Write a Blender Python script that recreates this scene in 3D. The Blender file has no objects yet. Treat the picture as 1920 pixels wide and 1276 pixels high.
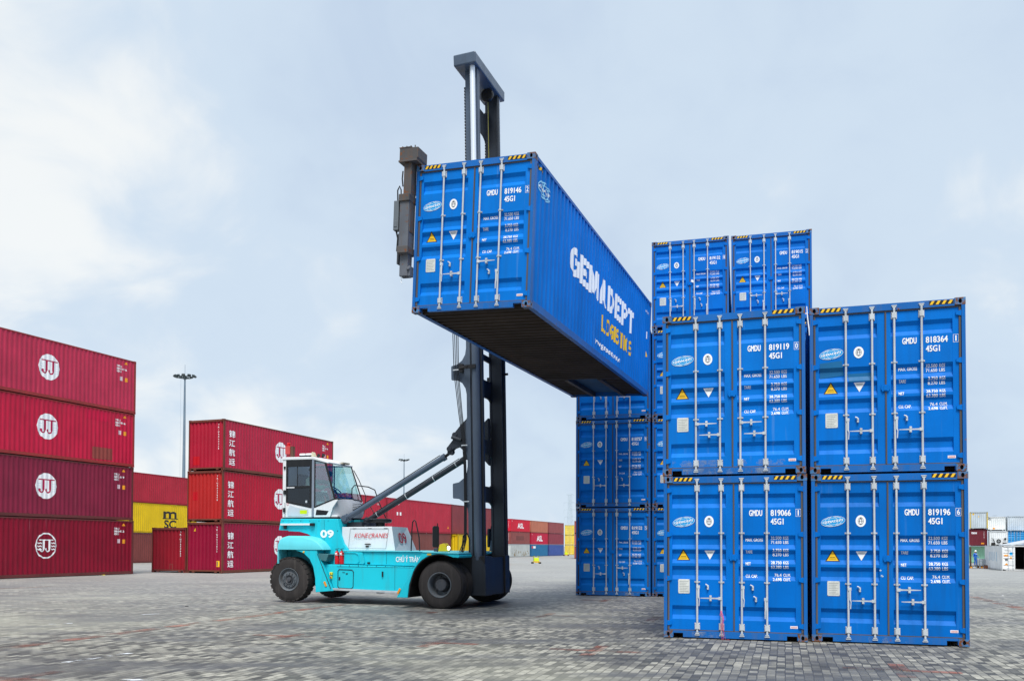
import bpy, bmesh, math, random
from mathutils import Vector, Matrix, Euler
random.seed(7)
R = math.radians
SC = bpy.context.scene
COL = SC.collection

# ------------------------------------------------------------------ camera
F_PX, CX, CY, PITCH, ROLL, CAM_H = 1718.27, 870.43, 976.12, 0.0263, 0.0041, 1.65
cd = bpy.data.cameras.new('camera')
cd.sensor_width = 36.0
cd.lens = 36.0 * F_PX / 1920.0
cd.shift_x = (960 - CX) / 1920.0
cd.shift_y = (CY - 638) / 1920.0
cd.clip_start = 0.1
cd.clip_end = 4000
cam = bpy.data.objects.new('camera', cd)
COL.objects.link(cam)
cam.matrix_world = Matrix.Translation((0, 0, CAM_H)) @ Matrix.Rotation(math.pi / 2 + PITCH, 4, 'X') @ Matrix.Rotation(ROLL, 4, 'Z')
SC.camera = cam

# ------------------------------------------------------------------ sky and sun
SUN_EL, SUN_AZ = R(60), R(-178)      # azimuth measured clockwise from +Y (sun is behind the camera to the left)
w = bpy.data.worlds.new('World')
SC.world = w
w.use_nodes = True
nt = w.node_tree
nt.nodes.clear()
N = nt.nodes.new
L = nt.links.new
out = N('ShaderNodeOutputWorld')
bg = N('ShaderNodeBackground')
bg.inputs[1].default_value = 0.1
sky = N('ShaderNodeTexSky')
sky.sky_type = 'NISHITA'
sky.sun_disc = False
sky.sun_elevation = SUN_EL
sky.sun_rotation = SUN_AZ
tc = N('ShaderNodeTexCoord')
sep = N('ShaderNodeSeparateXYZ')
L(tc.outputs['Generated'], sep.inputs[0])
# cloud layer coordinates: direction projected on a flat layer overhead
zc = N('ShaderNodeMath'); zc.operation = 'MAXIMUM'; zc.inputs[1].default_value = 0.0
L(sep.outputs[2], zc.inputs[0])
za = N('ShaderNodeMath'); za.operation = 'ADD'; za.inputs[1].default_value = 0.55
L(zc.outputs[0], za.inputs[0])
dx = N('ShaderNodeMath'); dx.operation = 'DIVIDE'; L(sep.outputs[0], dx.inputs[0]); L(za.outputs[0], dx.inputs[1])
dy = N('ShaderNodeMath'); dy.operation = 'DIVIDE'; L(sep.outputs[1], dy.inputs[0]); L(za.outputs[0], dy.inputs[1])
cmb = N('ShaderNodeCombineXYZ'); L(dx.outputs[0], cmb.inputs[0]); L(dy.outputs[0], cmb.inputs[1])
mp = N('ShaderNodeMapping'); mp.inputs['Rotation'].default_value = (0, 0, R(-35)); mp.inputs['Scale'].default_value = (1.15, 1.15, 1); mp.inputs['Location'].default_value = (3.1, 1.4, 0)
L(cmb.outputs[0], mp.inputs[0])
n1 = N('ShaderNodeTexNoise'); n1.inputs['Scale'].default_value = 1.5; n1.inputs['Detail'].default_value = 5; n1.inputs['Roughness'].default_value = 0.5; n1.inputs['Distortion'].default_value = 0.35
L(mp.outputs[0], n1.inputs[0])
n2 = N('ShaderNodeTexNoise'); n2.inputs['Scale'].default_value = 5.5; n2.inputs['Detail'].default_value = 7; n2.inputs['Roughness'].default_value = 0.52; n2.inputs['Distortion'].default_value = 0.5
L(mp.outputs[0], n2.inputs[0])
# the brighter thin cloud lies low and to the left of the view
dotn = N('ShaderNodeVectorMath'); dotn.operation = 'DOT_PRODUCT'
dv = Vector((-0.45, 0.86, 0.20)).normalized(); dotn.inputs[1].default_value = dv
nrm = N('ShaderNodeVectorMath'); nrm.operation = 'NORMALIZE'; L(tc.outputs['Generated'], nrm.inputs[0]); L(nrm.outputs[0], dotn.inputs[0])
mr = N('ShaderNodeMapRange'); mr.inputs[1].default_value = 0.86; mr.inputs[2].default_value = 1.0; mr.inputs[3].default_value = 0.0; mr.inputs[4].default_value = 0.22; mr.interpolation_type = 'SMOOTHSTEP'
L(dotn.outputs['Value'], mr.inputs[0])
m1 = N('ShaderNodeMath'); m1.operation = 'MULTIPLY'; m1.inputs[1].default_value = 0.52; L(n2.outputs[0], m1.inputs[0])
m2 = N('ShaderNodeMath'); m2.operation = 'MULTIPLY_ADD'; m2.inputs[1].default_value = 0.90; L(n1.outputs[0], m2.inputs[0]); L(m1.outputs[0], m2.inputs[2])
m3 = N('ShaderNodeMath'); m3.operation = 'ADD'; L(m2.outputs[0], m3.inputs[0]); L(mr.outputs[0], m3.inputs[1])
cr = N('ShaderNodeValToRGB')
cr.color_ramp.interpolation = 'EASE'
els = cr.color_ramp.elements
els[0].position = 0.50; els[0].color = (5.0, 6.05, 7.45, 1)
els[1].position = 1.0; els[1].color = (8.2, 8.45, 8.5, 1)
e = els.new(0.78); e.color = (5.75, 6.8, 7.95, 1)
L(m3.outputs[0], cr.inputs[0])
mx = N('ShaderNodeMix'); mx.data_type = 'RGBA'; mx.inputs[0].default_value = 0.94
L(sky.outputs[0], mx.inputs[6]); L(cr.outputs[0], mx.inputs[7])
L(mx.outputs[2], bg.inputs[0]); L(bg.outputs[0], out.inputs[0])

sd = bpy.data.lights.new('sun', 'SUN')
sd.energy = 3.7
sd.angle = R(24)
sd.color = (1.0, 0.965, 0.92)
sun = bpy.data.objects.new('sun', sd)
COL.objects.link(sun)
sdir = Vector((math.sin(SUN_AZ) * math.cos(SUN_EL), math.cos(SUN_AZ) * math.cos(SUN_EL), math.sin(SUN_EL)))
sun.rotation_euler = sdir.to_track_quat('Z', 'Y').to_euler()
SC.view_settings.view_transform = 'Standard'
SC.view_settings.look = 'None'
SC.view_settings.exposure = 0.2
SC.view_settings.gamma = 1.0
SC.view_settings.use_curve_mapping = False

# ------------------------------------------------------------------ helpers
class MB:
    """collects shapes, builds one mesh"""
    def __init__(s): s.v = []; s.f = []; s.m = []
    def add(s, vs, fs, mi=0):
        o = len(s.v); s.v += [tuple(p) for p in vs]
        for f in fs: s.f.append([i + o for i in f]); s.m.append(mi)
    def box(s, x0, x1, y0, y1, z0, z1, mi=0):
        s.add([(x0,y0,z0),(x1,y0,z0),(x1,y1,z0),(x0,y1,z0),(x0,y0,z1),(x1,y0,z1),(x1,y1,z1),(x0,y1,z1)],
              [(0,3,2,1),(4,5,6,7),(0,1,5,4),(1,2,6,5),(2,3,7,6),(3,0,4,7)], mi)
    def prism(s, pts, a, b, axis='y', mi=0):
        """pts 2D: axis y -> (x,z); axis x -> (y,z); axis z -> (x,y)"""
        n = len(pts)
        def P(p, t):
            return {'y': (p[0], t, p[1]), 'x': (t, p[0], p[1]), 'z': (p[0], p[1], t)}[axis]
        vs = [P(p, a) for p in pts] + [P(p, b) for p in pts]
        s.add(vs, [list(range(n)), list(range(2*n-1, n-1, -1))] + [(i, (i+1) % n, n+(i+1) % n, n+i) for i in range(n)], mi)
    def tube(s, pts, r, n=10, mi=0, caps=True):
        pts = [Vector(p) for p in pts]
        rs = r if isinstance(r, (list, tuple)) else [r]*len(pts)
        rings = []
        prev = None
        for i, p in enumerate(pts):
            if i == 0: d = pts[1]-pts[0]
            elif i == len(pts)-1: d = pts[-1]-pts[-2]
            else: d = (pts[i+1]-p).normalized() + (p-pts[i-1]).normalized()
            d.normalize()
            if prev is None:
                u = d.orthogonal().normalized()
            else:
                u = (prev - d*prev.dot(d)).normalized()
            prev = u
            v = d.cross(u)
            rings.append([p + u*math.cos(2*math.pi*k/n)*rs[i] + v*math.sin(2*math.pi*k/n)*rs[i] for k in range(n)])
        vs = [q for rg in rings for q in rg]
        fs = []
        for i in range(len(rings)-1):
            for k in range(n):
                fs.append((i*n+k, i*n+(k+1) % n, (i+1)*n+(k+1) % n, (i+1)*n+k))
        if caps:
            fs.append(list(range(n-1, -1, -1))); fs.append([(len(rings)-1)*n+k for k in range(n)])
        s.add(vs, fs, mi)
    def lathe(s, prof, c, axis='y', n=40, mi=0, caps=True):
        """prof list of (t along axis, radius)"""
        vs = []; fs = []
        for t, r in prof:
            for k in range(n):
                a = 2*math.pi*k/n
                u, v = math.cos(a)*r, math.sin(a)*r
                vs.append({'y': (c[0]+u, c[1]+t, c[2]+v), 'z': (c[0]+u, c[1]+v, c[2]+t), 'x': (c[0]+t, c[1]+u, c[2]+v)}[axis])
        for i in range(len(prof)-1):
            for k in range(n):
                fs.append((i*n+k, i*n+(k+1) % n, (i+1)*n+(k+1) % n, (i+1)*n+k))
        if caps: fs.append(list(range(n))); fs.append([(len(prof)-1)*n+k for k in range(n)][::-1])
        s.add(vs, fs, mi)
    def mesh(s, name, nm=1, smooth=False):
        me = bpy.data.meshes.new(name)
        me.from_pydata(s.v, [], s.f)
        bm = bmesh.new(); bm.from_mesh(me); bmesh.ops.recalc_face_normals(bm, faces=bm.faces); bm.to_mesh(me); bm.free()
        for i in range(nm): me.materials.append(None)
        me.polygons.foreach_set('material_index', s.m)
        if smooth:
            me.polygons.foreach_set('use_smooth', [True]*len(me.polygons))
            me.set_sharp_from_angle(angle=R(38))
        me.update()
        return me

def inst(me, name, parent=None, mats=(), mat=None):
    o = bpy.data.objects.new(name, me)
    COL.objects.link(o)
    if parent: o.parent = parent
    for i, m in enumerate(mats):
        if i < len(o.material_slots):
            o.material_slots[i].link = 'OBJECT'
            o.material_slots[i].material = m
    if mat: o.matrix_local = mat
    return o

def build(mb, name, mats, parent=None, smooth=False, bevel=0):
    o = inst(mb.mesh(name, len(mats), smooth), name, parent, mats)
    if bevel:
        b = o.modifiers.new('bevel', 'BEVEL'); b.width = bevel; b.segments = 2; b.limit_method = 'ANGLE'; b.angle_limit = R(40)
    return o

def tag(o, label, cat, group=None, kind=None):
    if label: o['label'] = label
    if cat: o['category'] = cat
    if group: o['group'] = group
    if kind: o['kind'] = kind
    return o

def thing(name, label, cat, M=None, group=None):
    o = bpy.data.objects.new(name, None)
    COL.objects.link(o)
    o.empty_display_size = 0.3
    if M is not None: o.matrix_world = M
    return tag(o, label, cat, group)

# ------------------------------------------------------------------ materials
def new_mat(name):
    m = bpy.data.materials.new(name); m.use_nodes = True
    t = m.node_tree; b = t.nodes['Principled BSDF']
    return m, t, b

def paint(name, col, rough=0.42, dirt=0.25, dirtcol=(0.10, 0.085, 0.075), rust=0.0, var=0.10, metal=0.0, scale=1.0, streak=0.0, streakcol=(0.5,0.42,0.42), bump=0.0, spec=0.28):
    m, t, b = new_mat(name)
    N = t.nodes.new; L = t.links.new
    tc = N('ShaderNodeTexCoord')
    oi = N('ShaderNodeObjectInfo')
    off = N('ShaderNodeVectorMath'); off.operation = 'ADD'
    sc = N('ShaderNodeVectorMath'); sc.operation = 'SCALE'; sc.inputs[3].default_value = 37.0
    cm = N('ShaderNodeCombineXYZ'); L(oi.outputs['Random'], cm.inputs[0]); L(oi.outputs['Random'], cm.inputs[1])
    L(cm.outputs[0], sc.inputs[0]); L(tc.outputs['Object'], off.inputs[0]); L(sc.outputs[0], off.inputs[1])
    n1 = N('ShaderNodeTexNoise'); n1.inputs['Scale'].default_value = 0.9*scale; n1.inputs['Detail'].default_value = 4
    L(off.outputs[0], n1.inputs[0])
    # slow hue/value drift of weathered paint
    mixv = N('ShaderNodeMix'); mixv.data_type = 'RGBA'; mixv.blend_type = 'MULTIPLY'; mixv.inputs[0].default_value = 1
    mr = N('ShaderNodeMapRange'); mr.inputs[1].default_value = 0.3; mr.inputs[2].default_value = 0.7; mr.inputs[3].default_value = 1-var; mr.inputs[4].default_value = 1+var
    L(n1.outputs[0], mr.inputs[0])
    mixv.inputs[6].default_value = (*col, 1); L(mr.outputs[0], mixv.inputs[7])
    cur = mixv.outputs[2]
    # grime in vertical runs
    mp = N('ShaderNodeMapping'); mp.inputs['Scale'].default_value = (6*scale, 6*scale, 0.55*scale); L(off.outputs[0], mp.inputs[0])
    n2 = N('ShaderNodeTexNoise'); n2.inputs['Scale'].default_value = 1.0; n2.inputs['Detail'].default_value = 6; n2.inputs['Roughness'].default_value = 0.6; L(mp.outputs[0], n2.inputs[0])
    m2 = N('ShaderNodeMapRange'); m2.inputs[1].default_value = 0.48; m2.inputs[2].default_value = 0.78; m2.inputs[3].default_value = 0; m2.inputs[4].default_value = dirt; L(n2.outputs[0], m2.inputs[0])
    mixd = N('ShaderNodeMix'); mixd.data_type = 'RGBA'; L(m2.outputs[0], mixd.inputs[0]); L(cur, mixd.inputs[6]); mixd.inputs[7].default_value = (*dirtcol, 1)
    cur = mixd.outputs[2]
    if streak:
        mp3 = N('ShaderNodeMapping'); mp3.inputs['Scale'].default_value = (9, 9, 0.45); L(off.outputs[0], mp3.inputs[0])
        n3 = N('ShaderNodeTexNoise'); n3.inputs['Scale'].default_value = 1.3; n3.inputs['Detail'].default_value = 3; L(mp3.outputs[0], n3.inputs[0])
        m3 = N('ShaderNodeMapRange'); m3.inputs[1].default_value = 0.66; m3.inputs[2].default_value = 0.76; m3.inputs[3].default_value = 0; m3.inputs[4].default_value = streak; L(n3.outputs[0], m3.inputs[0])
        mx3 = N('ShaderNodeMix'); mx3.data_type = 'RGBA'; L(m3.outputs[0], mx3.inputs[0]); L(cur, mx3.inputs[6]); mx3.inputs[7].default_value = (*streakcol, 1)
        cur = mx3.outputs[2]
    if rust:
        n4 = N('ShaderNodeTexNoise'); n4.inputs['Scale'].default_value = 7*scale; n4.inputs['Detail'].default_value = 7; n4.inputs['Roughness'].default_value = 0.65; L(off.outputs[0], n4.inputs[0])
        m4 = N('ShaderNodeMapRange'); m4.inputs[1].default_value = 0.68-rust*0.35; m4.inputs[2].default_value = 0.74-rust*0.3; L(n4.outputs[0], m4.inputs[0])
        mx4 = N('ShaderNodeMix'); mx4.data_type = 'RGBA'; L(m4.outputs[0], mx4.inputs[0]); L(cur, mx4.inputs[6]); mx4.inputs[7].default_value = (0.16, 0.062, 0.025, 1)
        cur = mx4.outputs[2]
    L(cur, b.inputs['Base Color'])
    mr5 = N('ShaderNodeMapRange'); mr5.inputs[3].default_value = rough-0.08; mr5.inputs[4].default_value = rough+0.2; L(n2.outputs[0], mr5.inputs[0]); L(mr5.outputs[0], b.inputs['Roughness'])
    b.inputs['Metallic'].default_value = metal
    b.inputs['Specular IOR Level'].default_value = spec
    if bump:
        bp = N('ShaderNodeBump'); bp.inputs['Strength'].default_value = bump; bp.inputs['Distance'].default_value = 0.02
        n6 = N('ShaderNodeTexNoise'); n6.inputs['Scale'].default_value = 2.2; n6.inputs['Detail'].default_value = 2; L(off.outputs[0], n6.inputs[0]); L(n6.outputs[0], bp.inputs['Height']); L(bp.outputs[0], b.inputs['Normal'])
    return m

BLUE = paint('blue_container_paint', (0.0002, 0.150, 0.56), 0.44, 0.36, (0.006, 0.080, 0.25), 0, 0.13, bump=0.22, spec=0.09, streak=0.09, streakcol=(0.16, 0.30, 0.55))
BLUE_FRAME = paint('blue_frame_paint', (0.003, 0.120, 0.42), 0.42, 0.45, (0.10, 0.11, 0.13), 0.10, 0.10)
BLUE_CAST = paint('casting_paint', (0.05, 0.17, 0.36), 0.5, 0.6, (0.16, 0.11, 0.08), 0.60, 0.2, scale=2.5)
RUBBER = paint('door_seal_rubber', (0.085, 0.078, 0.078), 0.6, 0.5, (0.17, 0.15, 0.13), 0, 0.15)
GALV = paint('galvanised_steel', (0.54, 0.58, 0.61), 0.38, 0.55, (0.26, 0.22, 0.19), 0.0, 0.12, metal=0.15, scale=2.5)
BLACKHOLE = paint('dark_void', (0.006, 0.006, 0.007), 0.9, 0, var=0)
UNDER = paint('underside_coating', (0.070, 0.055, 0.048), 0.7, 0.5, (0.06, 0.045, 0.035), 0.05, 0.25)
UNDERBLUE = paint('tunnel_plate_paint', (0.03, 0.09, 0.17), 0.6, 0.4, (0.05, 0.05, 0.05), 0, 0.2)
WHITE = paint('white_lettering', (0.88, 0.89, 0.90), 0.5, 0.12, (0.45, 0.47, 0.5), 0, 0.05)
WORNWHITE = paint('worn_white_lettering', (0.78, 0.80, 0.82), 0.5, 0.55, (0.18, 0.25, 0.42), 0, 0.1, scale=2)
YELLOW = paint('yellow_marking', (0.86, 0.52, 0.02), 0.5, 0.15, (0.35, 0.22, 0.05), 0, 0.08)
BLACK = paint('black_marking', (0.018, 0.017, 0.016), 0.5, 0.1, (0.06, 0.05, 0.04), 0, 0.1)
CYAN = paint('cyan_emblem', (0.005, 0.34, 0.72), 0.5, 0.05, var=0.05)
PLATE = paint('plate_metal', (0.62, 0.64, 0.60), 0.45, 0.5, (0.38, 0.38, 0.34), 0, 0.12, scale=3)
GREYINK = paint('grey_print', (0.12, 0.13, 0.14), 0.6, 0, var=0.1)
REDINK = paint('red_print', (0.65, 0.05, 0.04), 0.6, 0, var=0.1)
ORANGE = paint('orange_label', (0.85, 0.33, 0.02), 0.5, 0.2, var=0.1)

# ------------------------------------------------------------------ text and decals
_txt = {}
def text2d(s):
    if s not in _txt:
        c = bpy.data.curves.new('lettering', 'FONT'); c.body = s; c.resolution_u = 3
        o = bpy.data.objects.new('lettering', c)
        me = bpy.data.meshes.new_from_object(o)
        _txt[s] = ([(v.co.x, v.co.y) for v in me.vertices], [list(p.vertices) for p in me.polygons])
        bpy.data.objects.remove(o); bpy.data.curves.remove(c); bpy.data.meshes.remove(me)
    return _txt[s]

_btxt = {}
def text2d_b(s, bold):
    k = (s, bold)
    if k not in _btxt:
        c = bpy.data.curves.new('lettering', 'FONT'); c.body = s; c.resolution_u = 3; c.offset = bold
        if bold: c.space_character = 1.0 + bold*2.5
        o = bpy.data.objects.new('lettering', c)
        me = bpy.data.meshes.new_from_object(o)
        _btxt[k] = ([(v.co.x, v.co.y) for v in me.vertices], [list(p.vertices) for p in me.polygons])
        bpy.data.objects.remove(o); bpy.data.curves.remove(c); bpy.data.meshes.remove(me)
    return _btxt[k]

class Decal:
    """flat coloured shapes in (u, v), laid on a surface with the surface's own relief"""
    def __init__(s): s.items = []      # (verts2d, faces, material index, layer)
    def text(s, body, u, v, h, width=None, mi=0, layer=1, bold=0.0, align='L', shear=0.0, xs=1.0):
        if bold > 0:
            # heavier strokes: the same word printed again a hair's breadth off
            wfull = width
            if width is None:
                v0, _ = text2d_b(body, 0); wfull = (max(p[0] for p in v0)-min(p[0] for p in v0))*h/0.69*xs
            b = bold*h/0.69*0.75
            base_u = u if align == 'L' else (u-wfull if align == 'R' else u-wfull/2)
            for i, (a, c) in enumerate(((-b, 0), (b, 0)) if h < 0.08 else ((-b, 0), (b, 0), (0, -b), (0, b), (-b*0.7, b*0.7), (b*0.7, -b*0.7))):
                s.text(body, base_u+b+a, v+c, h, width=wfull-2*b, mi=mi, layer=layer+0.08*i, bold=0, align='L', shear=shear)
            return s
        vs, fs = text2d_b(body, bold)
        if not vs: return s
        x0 = min(p[0] for p in vs); x1 = max(p[0] for p in vs)
        hh = 0.69
        k = h / hh
        kx = k*xs if width is None else width / (x1-x0)
        wd = (x1-x0)*kx
        ou = u if align == 'L' else (u-wd if align == 'R' else u-wd/2)
        s.items.append(([(ou+(p[0]-x0)*kx+p[1]*k*shear, v+p[1]*k) for p in vs], fs, mi, layer))
        return s
    def poly(s, pts, mi=0, layer=1):
        s.items.append((list(pts), [list(range(len(pts)))], mi, layer)); return s
    def rect(s, u0, u1, v0, v1, mi=0, layer=1): return s.poly([(u0,v0),(u1,v0),(u1,v1),(u0,v1)], mi, layer)
    def ell(s, u, v, a, b, mi=0, layer=1, rot=0, n=24):
        c, t = math.cos(rot), math.sin(rot)
        return s.poly([(u+a*math.cos(2*math.pi*k/n)*c-b*math.sin(2*math.pi*k/n)*t, v+a*math.cos(2*math.pi*k/n)*t+b*math.sin(2*math.pi*k/n)*c) for k in range(n)], mi, layer)
    def stroke(s, pts, wd, mi=0, layer=1):
        for i in range(len(pts)-1):
            a = Vector(pts[i]); b = Vector(pts[i+1]); d = (b-a)
            if d.length < 1e-6: continue
            d.normalize(); n = Vector((-d.y, d.x))*wd/2; e = d*wd*0.25
            s.poly([a-e-n, b+e-n, b+e+n, a-e+n], mi, layer+0.02*(i % 7))
        return s
    def ring(s, u, v, a, b, wd, mi=0, layer=1, rot=0, n=28):
        pts = []
        c, t = math.cos(rot), math.sin(rot)
        o = []
        for kk in (0, wd):
            o += [(u+(a-kk)*math.cos(2*math.pi*k/n)*c-(b-kk)*math.sin(2*math.pi*k/n)*t, v+(a-kk)*math.cos(2*math.pi*k/n)*t+(b-kk)*math.sin(2*math.pi*k/n)*c) for k in range(n)]
        s.items.append((o, [(i, (i+1) % n, n+(i+1) % n, n+i) for i in range(n)], mi, layer)); return s
    def xf(s, fn):
        s.items = [([fn(p) for p in vs], fs, mi, ly) for vs, fs, mi, ly in s.items]; return s
    def mesh(s, name, place, nm, brk=None, axis=0, depth=None):
        mb = MB()
        for vs, fs, mi, ly in s.items:
            if depth is None:
                mb.add([place(p[0], p[1], ly*0.0012+0.0042) for p in vs], fs, mi)
                continue
            bm = bmesh.new()
            bv = [bm.verts.new((p[0], p[1], 0)) for p in vs]
            for f in fs:
                try: bm.faces.new([bv[i] for i in f])
                except ValueError: pass
            lo = min(p[axis] for p in vs); hi = max(p[axis] for p in vs)
            for q in brk:
                if lo < q < hi:
                    co = (q, 0, 0) if axis == 0 else (0, q, 0); no = (1, 0, 0) if axis == 0 else (0, 1, 0)
                    bmesh.ops.bisect_plane(bm, geom=bm.verts[:]+bm.edges[:]+bm.faces[:], plane_co=co, plane_no=no, dist=1e-6)
            bm.verts.index_update()
            mb.add([place(v.co.x, v.co.y, ly*0.0012+0.0042-depth(v.co[axis])) for v in bm.verts], [[v.index for v in f.verts] for f in bm.faces], mi)
            bm.free()
        me = bpy.data.meshes.new(name)
        me.from_pydata(mb.v, [], mb.f)
        for i in range(nm): me.materials.append(None)
        me.polygons.foreach_set('material_index', mb.m)
        me.update()
        return me

# ------------------------------------------------------------------ container geometry
CW = 2.438
def corr_breaks(y0, y1, p):
    """trapezoidal corrugation between y0 and y1"""
    n = max(1, round((y1-y0)/p)); q = (y1-y0)/n
    br = []
    for i in range(n):
        a = y0+i*q
        br += [(a, 0), (a+q*0.26, 0), (a+q*0.5, 1), (a+q*0.76, 1)]
    br.append((y1, 0))
    return br
def corr_fn(br, dep):
    def f(y):
        if y <= br[0][0] or y >= br[-1][0]: return 0.0
        for (a, da), (b, db) in zip(br, br[1:]):
            if a <= y <= b: return dep*(da+(db-da)*(y-a)/max(b-a, 1e-9))
        return 0.0
    return f

def casting_mesh(sx, sy, sz):
    """corner casting with oval holes in its end face and its side face; sx,sy,sz give the corner it sits at"""
    a, b, c = 0.162, 0.178, 0.118
    mb = MB()
    def face(w, h, place, pw, ph):
        n = 16
        ring = []; outer = []
        for k in range(n):
            t = 2*math.pi*(k+0.5)/n
            ring.append((w/2+pw*math.cos(t), h/2+ph*math.sin(t)))
            cx_, sy_ = math.cos(t), math.sin(t)
            m = max(abs(cx_)/(w/2), abs(sy_)/(h/2))
            outer.append((w/2+cx_/m, h/2+sy_/m))
        vs = [place(p[0], p[1], 0) for p in outer]+[place(p[0], p[1], 0) for p in ring]+[place(p[0], p[1], 0.035) for p in ring]
        fs = [(i, (i+1) % n, n+(i+1) % n, n+i) for i in range(n)]
        mb.add(vs, fs, 0)
        # corners
        for cu in ((0, 0), (w, 0), (w, h), (0, h)):
            near = sorted(range(n), key=lambda i: (outer[i][0]-cu[0])**2+(outer[i][1]-cu[1])**2)[:2]
            mb.add([place(cu[0], cu[1], 0), place(*outer[near[0]], 0), place(*outer[near[1]], 0)], [(0, 1, 2)], 0)
        mb.add(vs[n:], [(i, (i+1) % n, n+(i+1) % n, n+i) for i in range(n)], 0)
        mb.add(vs[2*n:], [list(range(n))], 1)
    # end face (plane y=0), side face (plane x=0), plain others
    face(a, c, lambda u, v, d: (u, d, v), 0.027, 0.040)
    face(b, c, lambda u, v, d: (d, u, v), 0.032, 0.026 if sz < 0 else 0.030)
    mb.add([(a,0,0),(a,b,0),(a,b,c),(a,0,c)], [(0,1,2,3)]); mb.add([(0,b,0),(a,b,0),(a,b,c),(0,b,c)], [(0,1,2,3)])
    mb.add([(0,0,0),(a,0,0),(a,b,0),(0,b,0)], [(0,1,2,3)]); mb.add([(0,0,c),(a,0,c),(a,b,c),(0,b,c)], [(0,1,2,3)])
    mb.v = [(x if sx < 0 else -x, y if sy < 0 else -y, z if sz < 0 else -z) for x, y, z in mb.v]
    return mb.mesh('corner_casting', 2)
CASTM = {}
def castings(root, H, Lc, mats, gap=0.0):
    for sx in (-1, 1):
        for sy in (-1, 1):
            for sz in (-1, 1):
                if (sx, sy, sz) not in CASTM: CASTM[(sx, sy, sz)] = casting_mesh(sx, sy, sz)
                o = inst(CASTM[(sx, sy, sz)], 'corner_casting', root, mats)
                o.location = (0 if sx < 0 else CW, 0 if sy < 0 else Lc, 0 if sz < 0 else H)

_m = {}
def frame_mesh(H, Lc, door, far):
    k = ('frame', H, Lc, door, far)
    if k in _m: return _m[k]
    mb = MB()
    e = 0.004
    z0, z1 = (0.118, H-0.118) if not far else (0.0, H)
    for x0, x1 in ((e, 0.062), (CW-0.062, CW-e)):
        mb.box(x0, x1, 0.004, 0.15, z0, z1)
        mb.box(x0, x1, Lc-0.15, Lc-e, z0, z1)
    # bottom and top side rails
    for x0, x1, xf in ((0.006, 0.05, 0.11), (CW-0.05, CW-0.006, CW-0.11)):
        mb.box(x0, x1, 0.178, Lc-0.178, 0.03, 0.165)
        mb.box(min(x0, xf), max(x1, xf), 0.178, Lc-0.178, 0.022, 0.03)
        mb.box(x0, x1, 0.178, Lc-0.178, H-0.075, H-0.012)
    # near end sill with fork openings and header
    if door:
        mb.box(0.163, 0.172, 0.012, 0.10, 0.02, 0.118)
        for x0, x1, za in ((0.172, 0.34, 0.085), (0.34, CW-0.34, 0.012), (CW-0.34, CW-0.172, 0.085)):
            mb.box(x0, x1, 0.012, 0.10, za, 0.128)
        mb.box(CW-0.172, CW-0.163, 0.012, 0.10, 0.02, 0.118)
        mb.box(0.163, CW-0.163, 0.012, 0.10, H-0.13, H-0.014)
    else:
        for x0, x1, za in ((0.163, 0.36, 0.10), (0.36, 0.52, 0.03), (0.52, CW-0.52, 0.09), (CW-0.52, CW-0.36, 0.03), (CW-0.36, CW-0.163, 0.10)):
            mb.box(x0, x1, 0.012, 0.10, za, 0.17)
        mb.box(0.163, CW-0.163, 0.012, 0.10, H-0.13, H-0.014)
    mb.box(0.163, CW-0.163, Lc-0.10, Lc-0.012, 0.02, 0.17)
    mb.box(0.163, CW-0.163, Lc-0.10, Lc-0.012, H-0.13, H-0.014)
    if far:
        pass
    _m[k] = mb.mesh('frame', 1)
    return _m[k]

def side_mesh(H, Lc, flip):
    k = ('side', H, Lc, flip)
    if k in _m: return _m[k]
    br = corr_breaks(0.15, Lc-0.15, 0.2777)
    f = corr_fn(br, 0.030)
    mb = MB()
    xs = (lambda d: 0.012+d) if flip else (lambda d: CW-0.012-d)
    vs = []
    for y, _ in br:
        vs += [(xs(f(y)), y, 0.14), (xs(f(y)), y, H-0.06)]
    mb.add(vs, [(2*i, 2*i+2, 2*i+3, 2*i+1) for i in range(len(br)-1)])
    _m[k] = mb.mesh('side_wall', 1)
    return _m[k]

def endwall_mesh(H, yy, sgn, dep=0.045, p=0.25):
    k = ('end', H, yy, sgn)
    if k in _m: return _m[k]
    br = corr_breaks(0.06, CW-0.06, p)
    f = corr_fn(br, dep)
    mb = MB(); vs = []
    for x, _ in br: vs += [(x, yy+sgn*f(x), 0.15), (x, yy+sgn*f(x), H-0.1)]
    mb.add(vs, [(2*i, 2*i+2, 2*i+3, 2*i+1) for i in range(len(br)-1)])
    _m[k] = mb.mesh('end_wall', 1)
    return _m[k]

def roof_mesh(H, Lc):
    k = ('roof', H, Lc)
    if k in _m: return _m[k]
    br = corr_breaks(0.3, Lc-0.3, 0.21)
    mb = MB(); vs = [(0.05, 0.1, H-0.02), (CW-0.05, 0.1, H-0.02)]
    f = corr_fn(br, 0.018)
    for y, _ in br: vs += [(0.05, y, H-0.02-f(y)), (CW-0.05, y, H-0.02-f(y))]
    vs += [(0.05, Lc-0.1, H-0.02), (CW-0.05, Lc-0.1, H-0.02)]
    mb.add(vs, [(2*i, 2*i+1, 2*i+3, 2*i+2) for i in range(len(br)+1)])
    _m[k] = mb.mesh('roof', 1)
    return _m[k]

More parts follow.
